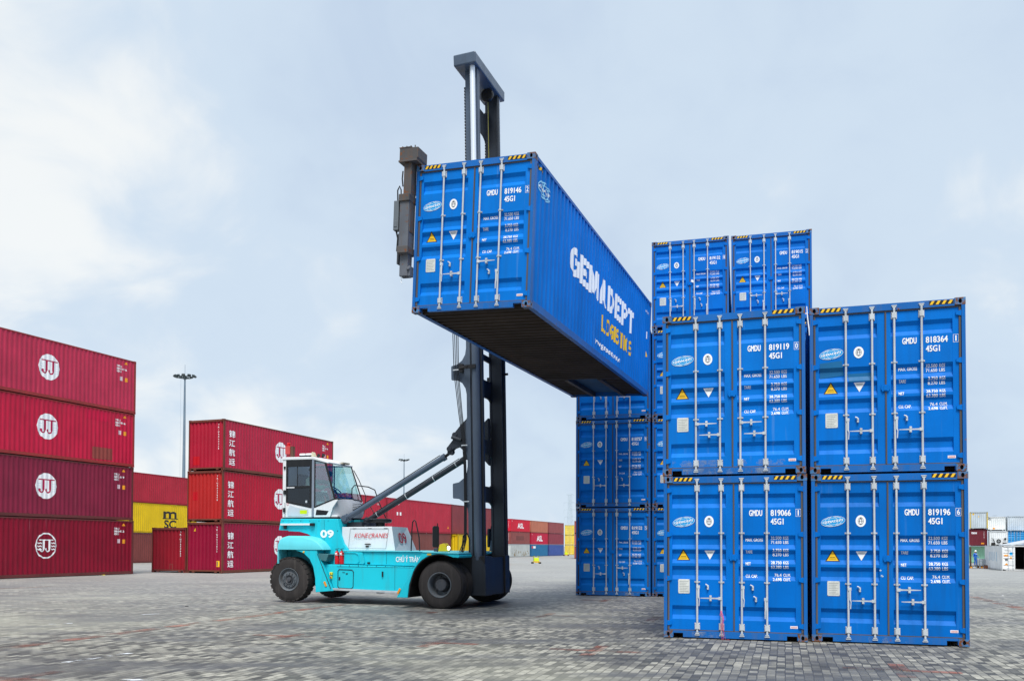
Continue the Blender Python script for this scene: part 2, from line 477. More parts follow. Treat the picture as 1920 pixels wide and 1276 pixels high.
def floor_mesh(Lc, detail):
    k = ('floor', Lc, detail)
    if k in _m: return _m[k]
    mb = MB()
    mb.box(0.05, CW-0.05, 0.1, Lc-0.1, 0.152, 0.168, 0)
    if detail:
        t0 = Lc-3.5
        y = 0.32
        while y < t0:
            mb.box(0.052, CW-0.052, y, y+0.045, 0.03, 0.036); mb.box(0.052, CW-0.052, y, y+0.006, 0.036, 0.15); mb.box(0.052, CW-0.052, y, y+0.045, 0.146, 0.151)
            y += 0.285
        mb.box(0.052, CW-0.052, t0, t0+0.06, 0.025, 0.15)
        for x0 in (0.68, CW-0.80): mb.box(x0, x0+0.12, t0+0.06, Lc-0.12, 0.004, 0.15)
        while y < Lc-0.3:
            if y > t0+0.1:
                mb.box(0.052, 0.68, y, y+0.045, 0.03, 0.036); mb.box(0.052, 0.68, y, y+0.006, 0.036, 0.15)
                mb.box(CW-0.68, CW-0.052, y, y+0.045, 0.03, 0.036); mb.box(CW-0.68, CW-0.052, y, y+0.006, 0.036, 0.15)
            y += 0.285
        # ribbed gooseneck tunnel plate
        y = t0+0.07
        while y < Lc-0.3:
            mb.box(0.80, CW-0.80, y, y+0.14, 0.125, 0.15, 1); y += 0.21
        mb.box(0.80, CW-0.80, t0+0.06, Lc-0.12, 0.140, 0.151, 1)
    _m[k] = mb.mesh('floor', 2)
    return _m[k]

# door leaf relief: five trapezoid grooves
BANDS = (2.44, 1.71, 1.45, 1.16, 0.45)
DDEP = 0.042
DY = 0.045
def band_breaks():
    br = [(0.0, 0)]
    for c in sorted(BANDS): br += [(c-0.118, 0), (c-0.045, 1), (c+0.055, 1), (c+0.125, 0)]
    br.append((3.0, 0))
    return br
BBR = band_breaks()
DOORF = corr_fn(BBR, DDEP)

def door_leaf_mesh(H, right):
    k = ('door', H, right)
    if k in _m: return _m[k]
    if right: xa, xb, pa, pb = 1.232, CW-0.068, 1.300, 2.245
    else: xa, xb, pa, pb = 0.068, 1.205, 0.150, 1.085
    zb, zt = 0.142, H-0.150
    mb = MB()
    sc_ = (H-0.0)/2.896
    mb.box(xa, pa, DY-0.003, DY+0.05, zb, zt); mb.box(pb, xb, DY-0.003, DY+0.05, zb, zt)
    zs = [zb]+[z for z, _ in BBR[1:-1] if zb < z < zt]+[zt]
    vs = []
    for z in zs: vs += [(pa, DY+DOORF(z), z), (pb, DY+DOORF(z), z)]
    mb.add(vs, [(2*i, 2*i+1, 2*i+3, 2*i+2) for i in range(len(zs)-1)])
    _m[k] = mb.mesh('door', 1)
    return _m[k]

def gasket_mesh(H, right):
    k = ('gasket', H, right)
    if k in _m: return _m[k]
    mb = MB()
    xa, xb = (1.219, CW-0.070) if right else (0.070, 1.217)
    y0, y1 = 0.028, 0.06
    t = 0.030
    mb.box(xa, xb, y0, y1, H-0.152, H-0.152+t*0.75); mb.box(xa, xb, y0, y1, 0.118+0.003, 0.118+0.003+t*0.75)
    if right: mb.box(xb-t, xb, y0-0.004, y1, 0.145, H-0.153); mb.box(1.2205, 1.2315, y0+0.002, y1, 0.145, H-0.153)
    else: mb.box(xa, xa+t, y0-0.004, y1, 0.145, H-0.153); mb.box(1.2065, 1.2195, y0-0.004, y1, 0.145, H-0.153)
    _m[k] = mb.mesh('door_seal', 1)
    return _m[k]

def hinge_mesh(right):
    k = ('hinge', right)
    if k in _m: return _m[k]
    mb = MB()
    pts = [(0.006, -0.045), (0.075, -0.045), (0.145, -0.028), (0.145, 0.028), (0.075, 0.045), (0.006, 0.045)]
    if right: pts = [(CW-x, z) for x, z in pts]
    mb.prism(pts, 0.012, 0.030, 'y')
    x = 0.035 if not right else CW-0.035
    mb.tube([(x, 0.014, -0.06), (x, 0.014, 0.06)], 0.013, 8)
    _m[k] = mb.mesh('hinge', 1)
    return _m[k]

def bar_mesh(H):
    k = ('bar', H)
    if k in _m: return _m[k]
    mb = MB()
    yb = 0.008
    mb.tube([(0, yb, 0.10), (0, yb, H-0.075)], 0.0185, 12)
    for z, s in ((0.21, 1), (H-0.225, -1)):
        mb.box(-0.046, 0.046, DY-0.012, DY-0.003, z-0.062, z+0.062)
        mb.box(-0.034, 0.034, -0.016, DY-0.010, z-0.045, z+0.045)
        for dx_ in (-0.038, 0.038):
            for dz in (-0.05, 0.05): mb.tube([(dx_, DY-0.022, z+dz), (dx_, DY-0.011, z+dz)], 0.008, 6)
    for z, s in ((0.085, -1), (H-0.085, 1)):
        mb.box(-0.03, 0.03, -0.012, 0.012, z-0.010, z+0.010)
        mb.box(-0.042, 0.042, -0.006, 0.010, z+s*0.026-0.008, z+s*0.026+0.008)
        mb.box(-0.014, 0.014, -0.012, 0.012, z-s*0.035-0.020, z-s*0.035+0.020)
    for z in (1.87, 1.0):
        mb.box(-0.048, 0.048, DY-0.010, DY-0.002, z-0.014, z+0.014)
        mb.tube([(0, yb, z-0.016), (0, yb, z+0.016)], 0.027, 12)
        for dx_ in (-0.038, 0.038): mb.tube([(dx_, DY-0.018, z), (dx_, DY-0.009, z)], 0.006, 6)
    _m[k] = mb.mesh('locking_bar', 1, True)
    return _m[k]

def handle_mesh(state, s):
    """state h: lies level in its catch, d: hangs down; s: direction from its bar"""
    k = ('handle', state, s)
    if k in _m: return _m[k]
    mb = MB()
    mb.box(-0.028+0.02*s, 0.028+0.02*s, -0.022, 0.012, -0.026, 0.026)
    if state == 'h':
        mb.prism([(0.04*s, 0.016), (0.10*s, 0.012), (0.20*s, 0.013), (0.36*s, 0.006), (0.36*s, -0.005), (0.20*s, -0.012), (0.10*s, -0.012), (0.04*s, -0.016)], -0.020, -0.010, 'y')
        for zz in (0.0,): pass
        mb.box(0.185*s-0.018, 0.185*s+0.018, -0.026, 0.036, -0.05, 0.05)
        mb.tube([(0.185*s, -0.03, 0.028), (0.185*s, 0.03, 0.028)], 0.020, 10)
        mb.tube([(0.185*s, -0.03, -0.028), (0.185*s, 0.03, -0.028)], 0.018, 10)
    else:
        x = 0.026*s
        mb.prism([(x-0.014, -0.02), (x-0.012, -0.18), (x-0.004+0.012*s, -0.22), (x-0.008+0.006*s, -0.34), (x+0.008+0.006*s, -0.34), (x+0.014+0.008*s, -0.21), (x+0.014, -0.17), (x+0.016, -0.02)], -0.022, -0.010, 'y')
        cxx = 0.185*s
        mb.box(cxx-0.016, cxx+0.016, 0.020, 0.036, -0.05, 0.03)
        mb.tube([(cxx-0.04, 0.018, 0.045), (cxx-0.008, 0.005, 0.03), (cxx+0.004, 0.005, -0.01)], 0.012, 8)
        mb.tube([(cxx, 0.0, -0.03), (cxx, 0.03, -0.03)], 0.016, 10)
    _m[k] = mb.mesh('handle', 1, True)
    return _m[k]

def latch_mesh():
    if 'latch' in _m: return _m['latch']
    mb = MB()
    mb.box(1.155, 1.265, 0.012, 0.026, 1.385, 1.495)
    mb.box(1.14, 1.28, 0.020, 0.034, 1.41, 1.47)
    mb.box(1.185, 1.232, 0.004, 0.013, 1.40, 1.48)
    _m['latch'] = mb.mesh('door_latch', 1)
    return _m['latch']

def hazard_mesh(H, right):
    k = ('haz', H, right)
    if k in _m: return _m[k]
    d = Decal()
    u0, u1 = (0.178, 0.515) if not right else (CW-0.545, CW-0.178)
    v0, v1 = H-0.092, H-0.030
    d.rect(u0, u1, v0, v1, 0, 1)
    n = 4; p = (u1-u0)/n
    for i in range(n):
        a = u0+i*p+0.004
        d.poly([(a, v0), (a+0.042, v0), (min(a+0.042+0.036, u1), v1), (a+0.036, v1)], 1, 2)
    _m[k] = d.mesh('hazard_stripe', lambda u, v, o: (u, 0.012-o, v), 2)
    return _m[k]

DOORPLACE = lambda u, v, o: (u, DY-o, v)
def left_door_decals():
    """list of (part name, mesh): each sticker on the left door is its own part"""
    if 'ldec' in _m: return _m['ldec']
    # 0 white 1 yellow 2 black 3 cyan 4 plate 5 grey 6 red
    out = []
    def fin(name, d): out.append((name, d.mesh(name, DOORPLACE, 7, [z for z, _ in BBR], 1, DOORF)))
    d = Decal()
    ro = R(9); gu, gv = 0.355, 2.075
    d.ell(gu, gv, 0.195, 0.088, 3, 1, ro, 32)
    loc = Decal()
    for a in (0.195, 0.135, 0.07):
        loc.ring(0, 0, a, 0.088, 0.0045, 0, 2.2, 0, 30)
    for yy in (-0.055, 0.055):
        wd = 0.195*math.sqrt(max(0, 1-(yy/0.088)**2)); loc.rect(-wd, wd, yy-0.002, yy+0.002, 0, 2.6)
    loc.text('GEMADEPT', 0, -0.018, 0.040, width=0.345, mi=0, layer=3.4, bold=0.05, align='C')
    c, s_ = math.cos(ro), math.sin(ro)
    loc.xf(lambda p: (gu+p[0]*c-p[1]*s_, gv+p[0]*s_+p[1]*c))
    d.items += loc.items
    fin('globe_emblem', d); d = Decal()
    d.ell(0.795, 2.08, 0.080, 0.100, 0, 1, 0, 28)
    d.ring(0.795, 2.08, 0.046, 0.066, 0.008, 5, 2)
    d.ring(0.795, 2.08, 0.024, 0.058, 0.006, 5, 2.3)
    d.rect(0.757, 0.833, 2.077, 2.083, 5, 2.4); d.rect(0.782, 0.808, 2.03, 2.036, 5, 2.5); d.rect(0.782, 0.808, 2.11, 2.13, 5, 2.6)
    d.rect(0.778, 0.783, 2.05, 2.11, 5, 2.7); d.rect(0.807, 0.812, 2.05, 2.11, 5, 2.7)
    fin('round_emblem', d); d = Decal()
    d.poly([(0.225, 1.385), (0.465, 1.385), (0.345, 1.590)], 2, 1)
    d.poly([(0.252, 1.398), (0.438, 1.398), (0.345, 1.560)], 1, 2)
    d.rect(0.30, 0.39, 1.45, 1.458, 2, 3); d.rect(0.29, 0.40, 1.425, 1.431, 2, 3)
    fin('warning_triangle', d); d = Decal()
    d.poly([(0.715, 1.560), (0.895, 1.560), (0.805, 1.400)], 0, 1)
    d.rect(0.75, 0.86, 1.532, 1.540, 5, 2); d.rect(0.765, 0.845, 1.515, 1.520, 5, 2)
    fin('notice_triangle', d); d = Decal()
    d.rect(0.255, 0.455, 0.79, 1.045, 4, 1)
    for i in range(7): d.rect(0.275, 0.435-0.02*(i % 3), 1.005-0.03*i, 1.009-0.03*i, 5, 2)
    for a in (0.262, 0.448):
        for b in (0.797, 1.038): d.ell(a, b, 0.006, 0.006, 5, 2, 0, 8)
    fin('data_plate', d)
    _m['ldec'] = out
    return out

def right_door_decals(num, chk):
    out = []
    br = [z for z, _ in BBR]
    d = Decal()
    d.text('GMDU', 1.478, 2.175, 0.100, width=0.222, bold=0.03)
    d.text(num, 1.838, 2.175, 0.100, width=0.335, bold=0.03)
    d.text(chk, 2.294, 2.180, 0.090, width=0.044 if chk != '1' else 0.020, bold=0.02, align='C')
    for r_ in ((2.252, 2.257, 2.158, 2.290), (2.331, 2.336, 2.158, 2.290), (2.257, 2.331, 2.285, 2.290), (2.257, 2.331, 2.158, 2.163)): d.rect(*r_)
    d.text('45G1', 1.838, 2.025, 0.100, width=0.215, bold=0.03)
    out.append(('serial_number', d.mesh('serial_number', DOORPLACE, 2, br, 1, DOORF)))
    d = Decal()
    for s_, v in (('MAX. GROSS', 1.726), ('TARE', 1.516), ('NET', 1.308), ('CU. CAP.', 1.088)):
        d.text(s_, 1.418, v, 0.052, width={'MAX. GROSS': 0.290, 'TARE': 0.115, 'NET': 0.086, 'CU. CAP.': 0.198}[s_], bold=0.02)
    for a, b, v in (('32.500', 'KGS', 1.760), ('71.650', 'LBS', 1.686), ('3.750', 'KGS', 1.545), ('8.270', 'LBS', 1.470), ('28.750', 'KGS', 1.330), ('63.380', 'LBS', 1.253), ('76.4', 'CU.M.', 1.112), ('2.698', 'CU.FT.', 1.038)):
        d.text(a, 2.015, v, 0.052, width=0.029*len(a), align='R', bold=0.015)
        d.text(b, 2.045, v, 0.052, width=0.086 if len(b) == 3 else 0.118, bold=0.015)
    out.append(('weight_table', d.mesh('weight_table', DOORPLACE, 2, br, 1, DOORF)))
    d = Decal(); d.rect(2.155, 2.275, 0.218, 0.262, 0, 1)
    d.rect(2.165, 2.265, 0.228, 0.236, 1, 2); d.rect(2.165, 2.265, 0.244, 0.250, 1, 2)
    out.append(('maker_label', d.mesh('maker_label', DOORPLACE, 2, br, 1, DOORF)))
    return out

def side_text(H, Lc):
    br = corr_breaks(0.15, Lc-0.15, 0.2777)
    return [b for b, _ in br], corr_fn(br, 0.030)

def block_text(d, word, u0, v0, h, width, t, mi, gap):
    # heavy block letters put together from bars and bent strokes
    n = len(word); rel = {'M': 1.25, 'I': 0.42}
    tot = sum(rel.get(c, 1.0) for c in word)
    k = (width-gap*(n-1))/tot; u = u0
    th = t*0.62
    for ci, c in enumerate(word):
        w = k*rel.get(c, 1.0); L0 = 1+0.5*(ci % 2)
        def bar(a, b, e, f, j=0): d.rect(u+a, u+b, v0+e, v0+f, mi, L0+0.25*j)
        def quad(p, j=0): d.poly([(u+a, v0+b) for a, b in p], mi, L0+0.25*j)
        def arc_(cx_, cy_, ax_, ay_, a0, a1, j=0, m=14):
            o = []; 
            for i in range(m+1):
                a = R(a0+(a1-a0)*i/m); o.append((cx_+ax_*math.cos(a), cy_+ay_*math.sin(a)))
            q = []
            for i in range(m+1):
                a = R(a0+(a1-a0)*i/m); q.append((cx_+(ax_-t)*math.cos(a), cy_+(ay_-th)*math.sin(a)))
            for i in range(m): quad([o[i], o[i+1], q[i+1], q[i]], j)
        if c == 'E': bar(0, t, 0, h); bar(0, w, 0, th, 1); bar(0, w, h-th, h, 1); bar(0, w*0.85, h/2-th/2, h/2+th/2, 1)
        elif c == 'L': bar(0, t, 0, h); bar(0, w, 0, th, 1)
        elif c == 'T': bar(0, w, h-th, h); bar(w/2-t/2, w/2+t/2, 0, h, 1)
        elif c == 'I': bar(w/2-t/2, w/2+t/2, 0, h)
        elif c == 'M':
            bar(0, t, 0, h); bar(w-t, w, 0, h)
            quad([(t*0.2, h), (t*1.2, h), (w/2+t*0.45, 0.1*h), (w/2-t*0.45, 0.1*h)], 1); quad([(w-t*1.2, h), (w-t*0.2, h), (w/2+t*0.45, 0.1*h), (w/2-t*0.45, 0.1*h)], 2)
        elif c == 'A':
            quad([(0, 0), (t, 0), (w/2+t*0.45, h), (w/2-t*0.45, h)]); quad([(w-t, 0), (w, 0), (w/2+t*0.45, h), (w/2-t*0.45, h)], 1); bar(w*0.22, w*0.78, h*0.20, h*0.20+th*0.8, 2)
        elif c == 'D': bar(0, t, 0, h); bar(t, w*0.5, 0, th); bar(t, w*0.5, h-th, h); arc_(w*0.5, h/2, w*0.5, h/2, -90, 90, 1)
        elif c == 'P': bar(0, t, 0, h); bar(t, w*0.55, h-th, h); bar(t, w*0.55, h*0.36, h*0.36+th); arc_(w*0.55, h*0.68, w*0.45, h*0.32, -90, 90, 1)
        elif c == 'O': arc_(w/2, h/2, w/2, h/2, 0, 360, 0, 28)
        elif c == 'C': arc_(w/2, h/2, w/2, h/2, 50, 310, 0, 22)
        elif c == 'G': arc_(w/2, h/2, w/2, h/2, 45, 315, 0, 22); bar(w*0.52, w, h*0.40, h*0.40+th, 1); bar(w-t, w, h*0.08, h*0.40, 1)
        elif c == 'S':
            r = h/4+th/4
            arc_(w/2, h-r, w/2, r, 20, 270, 0, 18); arc_(w/2, r, w/2, r, -160, 90, 1, 18)
        u += w+gap

def gemadept_side(root, H, Lc):
    bk, f = side_text(H, Lc)
    pl = lambda u, v, o: (CW-0.012+o, u, v)
    pale = paint('pale_cyan_emblem', (0.30, 0.66, 0.90), 0.5, 0.05)
    def put(name, d): inst(d.mesh(name, pl, 4, bk, 0, f), name, root, [WHITE, YELLOW, BLACK, pale])
    d = Decal(); block_text(d, 'GEMADEPT', 2.78, 1.37, 0.64, 6.80, 0.25, 0, 0.11); put('company_lettering', d)
    d = Decal(); block_text(d, 'LOGISTICS', 5.80, 0.74, 0.41, 3.70, 0.13, 1, 0.06); put('yellow_lettering', d)
    d = Decal(); d.text('www.gemadept.com.vn', 5.15, 0.33, 0.13, width=2.9, bold=0.05); put('web_address', d)
    d = Decal(); d.text('GMDU 819146 2', 11.35, 2.45, 0.07, width=0.6); put('serial_number', d)
    d = Decal(); d.rect(11.66, 11.74, 1.70, 1.92, 0, 1); put('white_label', d)
    d = Decal(); d.poly([(11.62, 1.15), (11.80, 1.15), (11.71, 1.32)], 1, 1); put('warning_triangle', d)
    d = Decal(); d.rect(0.19, 0.62, H-0.20, H-0.14, 2, 1)
    for i in range(3): d.poly([(0.20+i*0.15, H-0.20), (0.27+i*0.15, H-0.20), (0.32+i*0.15, H-0.14), (0.25+i*0.15, H-0.14)], 1, 2)
    put('hazard_stripe', d)
    d = Decal(); gu, gv = 0.74, 2.40
    for a in (0.40, 0.24, 0.10): d.ring(gu, gv, a, 0.165, 0.022, 3, 1+a, 0, 26)
    for yy in (-0.09, 0.0, 0.09):
        wd = 0.40*math.sqrt(max(0, 1-(yy/0.165)**2)); d.rect(gu-wd, gu+wd, gv+yy-0.01, gv+yy+0.01, 3, 2+yy)
    d.text('GEMADEPT', gu, gv-0.03, 0.06, width=0.74, mi=0, layer=3, bold=0.03, align='C'); put('globe_emblem', d)

BATCH = [BLUE,
         paint('blue_container_paint_b', (0.0004, 0.138, 0.51), 0.44, 0.42, (0.008, 0.07, 0.22), 0, 0.13, bump=0.22, spec=0.09, streak=0.12, streakcol=(0.16, 0.28, 0.50)),
         paint('blue_container_paint_c', (0.0010, 0.168, 0.60), 0.46, 0.30, (0.010, 0.09, 0.28), 0, 0.13, bump=0.22, spec=0.09, streak=0.18, streakcol=(0.20, 0.36, 0.60))]
def blue_container(num, chk, states, M, label, group, H=2.896, Lc=12.192, side=False, extra=None):
    root = thing('shipping_container', label, 'shipping container', M, group)
    BLUE = BATCH[(int(num)*7) % 3]
    inst(frame_mesh(H, Lc, True, False), 'frame', root, [BLUE_FRAME])
    castings(root, H, Lc, [BLUE_CAST, BLACKHOLE])
    inst(side_mesh(H, Lc, False), 'side_wall', root, [BLUE])
    inst(side_mesh(H, Lc, True), 'side_wall', root, [BLUE])
    inst(endwall_mesh(H, Lc-0.06, -1), 'end_wall', root, [BLUE])
    inst(roof_mesh(H, Lc), 'roof', root, [BLUE])
    inst(floor_mesh(Lc, True), 'floor', root, [UNDER, UNDERBLUE])
    for rt in (False, True):
        d = inst(door_leaf_mesh(H, rt), 'door', root, [BLUE])
        inst(gasket_mesh(H, rt), 'door_seal', d, [RUBBER])
        for z in (0.26, 1.06, 1.85, 2.64):
            h = inst(hinge_mesh(rt), 'hinge', d, [BLUE]); h.location = (0, 0, z)
        xs = (0.588, 1.005) if not rt else (1.352, 1.774)
        for i, x in enumerate(xs):
            b = inst(bar_mesh(H), 'locking_bar', d, [GALV]); b.location = (x, 0, 0)
            st = states[i+(2 if rt else 0)]
            h = inst(handle_mesh(st, 1 if i == 0 else -1), 'handle', d, [GALV]); h.location = (x, 0, 0.915 if i == 0 else 0.715)
        if not rt:
            for nm_, me_ in left_door_decals(): inst(me_, nm_, d, [WHITE, YELLOW, BLACK, CYAN, PLATE, GREYINK, REDINK])
            inst(latch_mesh(), 'door_latch', d, [BLUE])
        else:
            for nm_, me_ in right_door_decals(num, chk): inst(me_, nm_, d, [WHITE, REDINK])
    for rt in (False, True): inst(hazard_mesh(H, rt), 'hazard_stripe', root, [BLACK, YELLOW])
    if side: gemadept_side(root, H, Lc)
    return root

def plain_container(col_mats, M, label, group, H=2.591, Lc=12.192, end='wall', near=True, decals=(), patch=None):
    """col_mats: wall paint, frame paint. decals: list of (surface, Decal, mats)"""
    wall, frm = col_mats
    root = thing('shipping_container', label, 'shipping container', M, group)
    inst(frame_mesh(H, Lc, end == 'door', not near), 'frame', root, [frm])
    if near: castings(root, H, Lc, [frm, BLACKHOLE])
    inst(side_mesh(H, Lc, False), 'side_wall', root, [wall])
    inst(side_mesh(H, Lc, True), 'side_wall', root, [wall])
    inst(endwall_mesh(H, Lc-0.06, -1), 'end_wall', root, [wall])
    inst(roof_mesh(H, Lc), 'roof', root, [wall])
    inst(floor_mesh(Lc, False), 'floor', root, [UNDER, UNDER])
    if end == 'wall':
        inst(endwall_mesh(H, 0.05, 1), 'end_wall', root, [wall])
    elif end == 'door':
        for rt in (False, True):
            d = inst(door_leaf_mesh(H, rt), 'door', root, [wall])
            for i, x in enumerate((0.588, 1.005) if not rt else (1.352, 1.774)):
                b = inst(bar_mesh(H), 'locking_bar', d, [GALV]); b.location = (x, 0, 0)
    for surf, dc, mats, *nm_ in decals:
        if surf == 'right':
            bk, f = side_text(H, Lc); me = dc.mesh('lettering', lambda u, v, o: (CW-0.012+o, u, v), len(mats), bk, 0, f)
        elif surf == 'left':
            bk, f = side_text(H, Lc); me = dc.mesh('lettering', lambda u, v, o: (0.012-o, -u+Lc, v), len(mats), [Lc-b for b in bk], 0, lambda y: f(Lc-y))
        elif surf == 'end':
            br = corr_breaks(0.06, CW-0.06, 0.25); f = corr_fn(br, 0.045)
            me = dc.mesh('lettering', lambda u, v, o: (u, 0.05-o, v), len(mats), [b for b, _ in br], 0, f)
        else:
            me = dc.mesh('lettering', DOORPLACE, len(mats), [z for z, _ in BBR], 1, DOORF)
        inst(me, nm_[0] if nm_ else 'lettering', root, mats)
    return root

def TM(x, y, z, yaw): return Matrix.Translation((x, y, z)) @ Matrix.Rotation(yaw, 4, 'Z')

# ------------------------------------------------------------------ ground
def gz(x, y):
    u = (y+0.8*max(x, -20)-78)/62.0
    u = min(1, max(0, u)); u = u*u*(3-2*u)
    return -0.75*u

def ground_material(red=False):
    m, t, b = new_mat('red_pavers' if red else 'concrete_pavers')
    N = t.nodes.new; L = t.links.new
    tc = N('ShaderNodeTexCoord')
    mp = N('ShaderNodeMapping'); mp.inputs['Rotation'].default_value = (0, 0, -(math.pi/2-0.335)); L(tc.outputs['Object'], mp.inputs[0])
    # long joints run with the container rows, cross joints wobble like interlocking blocks
    wob = N('ShaderNodeTexNoise'); wob.inputs['Scale'].default_value = 3.0; wob.inputs['Detail'].default_value = 1; L(mp.outputs[0], wob.inputs[0])
    wv = N('ShaderNodeVectorMath'); wv.operation = 'SCALE'; wv.inputs[3].default_value = 0.035; L(wob.outputs['Color'], wv.inputs[0])
    wa = N('ShaderNodeVectorMath'); wa.operation = 'ADD'; L(mp.outputs[0], wa.inputs[0]); L(wv.outputs[0], wa.inputs[1])
    bt = N('ShaderNodeTexBrick'); bt.offset = 0.5; bt.squash = 1.0
    bt.inputs['Scale'].default_value = 1.0; bt.inputs['Mortar Size'].default_value = 0.007; bt.inputs['Mortar Smooth'].default_value = 0.3
    bt.inputs['Brick Width'].default_value = 0.225; bt.inputs['Row Height'].default_value = 0.113
    bt.inputs['Bias'].default_value = 0.0
    if red:
        bt.inputs['Color1'].default_value = (0.34, 0.110, 0.070, 1); bt.inputs['Color2'].default_value = (0.44, 0.22, 0.165, 1)
    else:
        bt.inputs['Color1'].default_value = (0.050, 0.049, 0.045, 1); bt.inputs['Color2'].default_value = (0.430, 0.412, 0.345, 1)
    bt.inputs['Mortar'].default_value = (0.045, 0.044, 0.040, 1)
    L(wa.outputs[0], bt.inputs['Vector'])
    # a second, coarser set of single pale or dark blocks
    cur = bt.outputs['Color']
    def noise(scale, detail, rough, vec=None, stretch=None):
        n = N('ShaderNodeTexNoise'); n.inputs['Scale'].default_value = scale; n.inputs['Detail'].default_value = detail; n.inputs['Roughness'].default_value = rough
        src = tc.outputs['Object']
        if stretch:
            q = N('ShaderNodeMapping'); q.inputs['Scale'].default_value = stretch[0]; q.inputs['Rotation'].default_value = (0, 0, stretch[1]); L(src, q.inputs[0]); src = q.outputs[0]
        L(src, n.inputs[0]); return n.outputs[0]
    def mul(cur, fac, lo, hi, a, b_, tint=(1, 1, 1)):
        r = N('ShaderNodeMapRange'); r.inputs[1].default_value = lo; r.inputs[2].default_value = hi; r.inputs[3].default_value = a; r.inputs[4].default_value = b_; L(fac, r.inputs[0])
        q = N('ShaderNodeMix'); q.data_type = 'RGBA'; q.blend_type = 'MULTIPLY'; q.inputs[0].default_value = 1; L(cur, q.inputs[6]); L(r.outputs[0], q.inputs[7]); return q.outputs[2]
    def mixc(cur, fac, lo, hi, col, amt):
        r = N('ShaderNodeMapRange'); r.inputs[1].default_value = lo; r.inputs[2].default_value = hi; r.inputs[3].default_value = 0; r.inputs[4].default_value = amt; L(fac, r.inputs[0])
        q = N('ShaderNodeMix'); q.data_type = 'RGBA'; L(r.outputs[0], q.inputs[0]); L(cur, q.inputs[6]); q.inputs[7].default_value = (*col, 1); return q.outputs[2]
    # worn, tyre-darkened lanes and pale dusty patches
    cur = mixc(cur, noise(0.30, 5, 0.55), 0.49, 0.64, (0.075, 0.074, 0.074), 0.74)
    cur = mixc(cur, noise(0.9, 5, 0.62, stretch=((0.22, 1.6, 1), R(12))), 0.52, 0.66, (0.064, 0.064, 0.067), 0.74)
    cur = mixc(cur, noise(0.13, 4, 0.5), 0.50, 0.66, (0.47, 0.46, 0.36), 0.50)
    cur = mixc(cur, noise(1.7, 4, 0.6), 0.56, 0.72, (0.13, 0.14, 0.12), 0.35)
    cur = mul(cur, noise(22, 4, 0.6), 0.3, 0.7, 0.76, 1.04)
    cur = mixc(cur, noise(0.55, 5, 0.65, stretch=((0.5, 1.3, 1), R(-18))), 0.50, 0.60, (0.085, 0.088, 0.096), 0.55)
    # curved tyre tracks swept over the blocks
    wvt = N('ShaderNodeTexWave'); wvt.wave_type = 'RINGS'; wvt.inputs['Scale'].default_value = 0.045; wvt.inputs['Distortion'].default_value = 5.0; wvt.inputs['Detail'].default_value = 2.0; wvt.inputs['Detail Scale'].default_value = 0.35
    wmp = N('ShaderNodeMapping'); wmp.inputs['Location'].default_value = (4, -30, 0); wmp.inputs['Scale'].default_value = (0.8, 1.6, 1); L(tc.outputs['Object'], wmp.inputs[0]); L(wmp.outputs[0], wvt.inputs[0])
    brk = noise(1.1, 5, 0.7)
    wm_ = N('ShaderNodeMath'); wm_.operation = 'MULTIPLY'; L(wvt.outputs['Fac'], wm_.inputs[0]); L(brk, wm_.inputs[1])
    cur = mixc(cur, wm_.outputs[0], 0.48, 0.62, (0.055, 0.055, 0.058), 0.68)
    # pale sky sheen at grazing view painted in, growing with distance over the yard
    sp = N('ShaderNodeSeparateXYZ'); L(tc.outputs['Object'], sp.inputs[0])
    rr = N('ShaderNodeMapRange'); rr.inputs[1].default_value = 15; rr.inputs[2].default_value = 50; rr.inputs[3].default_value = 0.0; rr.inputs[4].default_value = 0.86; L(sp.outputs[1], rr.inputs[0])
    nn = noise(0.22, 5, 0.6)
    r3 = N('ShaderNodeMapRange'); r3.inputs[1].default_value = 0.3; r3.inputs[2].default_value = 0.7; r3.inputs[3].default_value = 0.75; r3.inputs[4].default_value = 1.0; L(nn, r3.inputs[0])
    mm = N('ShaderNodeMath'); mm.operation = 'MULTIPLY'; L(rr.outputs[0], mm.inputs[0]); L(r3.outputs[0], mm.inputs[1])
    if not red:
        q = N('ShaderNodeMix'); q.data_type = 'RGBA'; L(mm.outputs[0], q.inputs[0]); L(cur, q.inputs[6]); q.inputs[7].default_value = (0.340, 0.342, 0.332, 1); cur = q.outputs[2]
    L(cur, b.inputs['Base Color'])
    b.inputs['Roughness'].default_value = 0.62
    b.inputs['Specular IOR Level'].default_value = 0.35
    bp = N('ShaderNodeBump'); bp.inputs['Strength'].default_value = 0.55; bp.inputs['Distance'].default_value = 0.012
    inv = N('ShaderNodeMath'); inv.operation = 'SUBTRACT'; inv.inputs[0].default_value = 1; L(bt.outputs['Fac'], inv.inputs[1])
    ad = N('ShaderNodeMath'); ad.operation = 'MULTIPLY_ADD'; ad.inputs[1].default_value = 0.35; L(noise(14, 4, 0.6), ad.inputs[0]); L(inv.outputs[0], ad.inputs[2])
    L(ad.outputs[0], bp.inputs['Height']); L(bp.outputs[0], b.inputs['Normal'])
    return m, t, b, cur

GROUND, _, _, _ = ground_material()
REDPAV, rt_, rb_, _ = ground_material(True)
# worn away in places
tcn = rt_.nodes.new('ShaderNodeTexCoord'); nz = rt_.nodes.new('ShaderNodeTexNoise'); nz.inputs['Scale'].default_value = 1.6; nz.inputs['Detail'].default_value = 6
mrn = rt_.nodes.new('ShaderNodeMapRange'); mrn.inputs[1].default_value = 0.42; mrn.inputs[2].default_value = 0.62; mrn.inputs[4].default_value = 0.85
rt_.links.new(tcn.outputs['Object'], nz.inputs[0]); rt_.links.new(nz.outputs[0], mrn.inputs[0]); rt_.links.new(mrn.outputs[0], rb_.inputs['Alpha'])

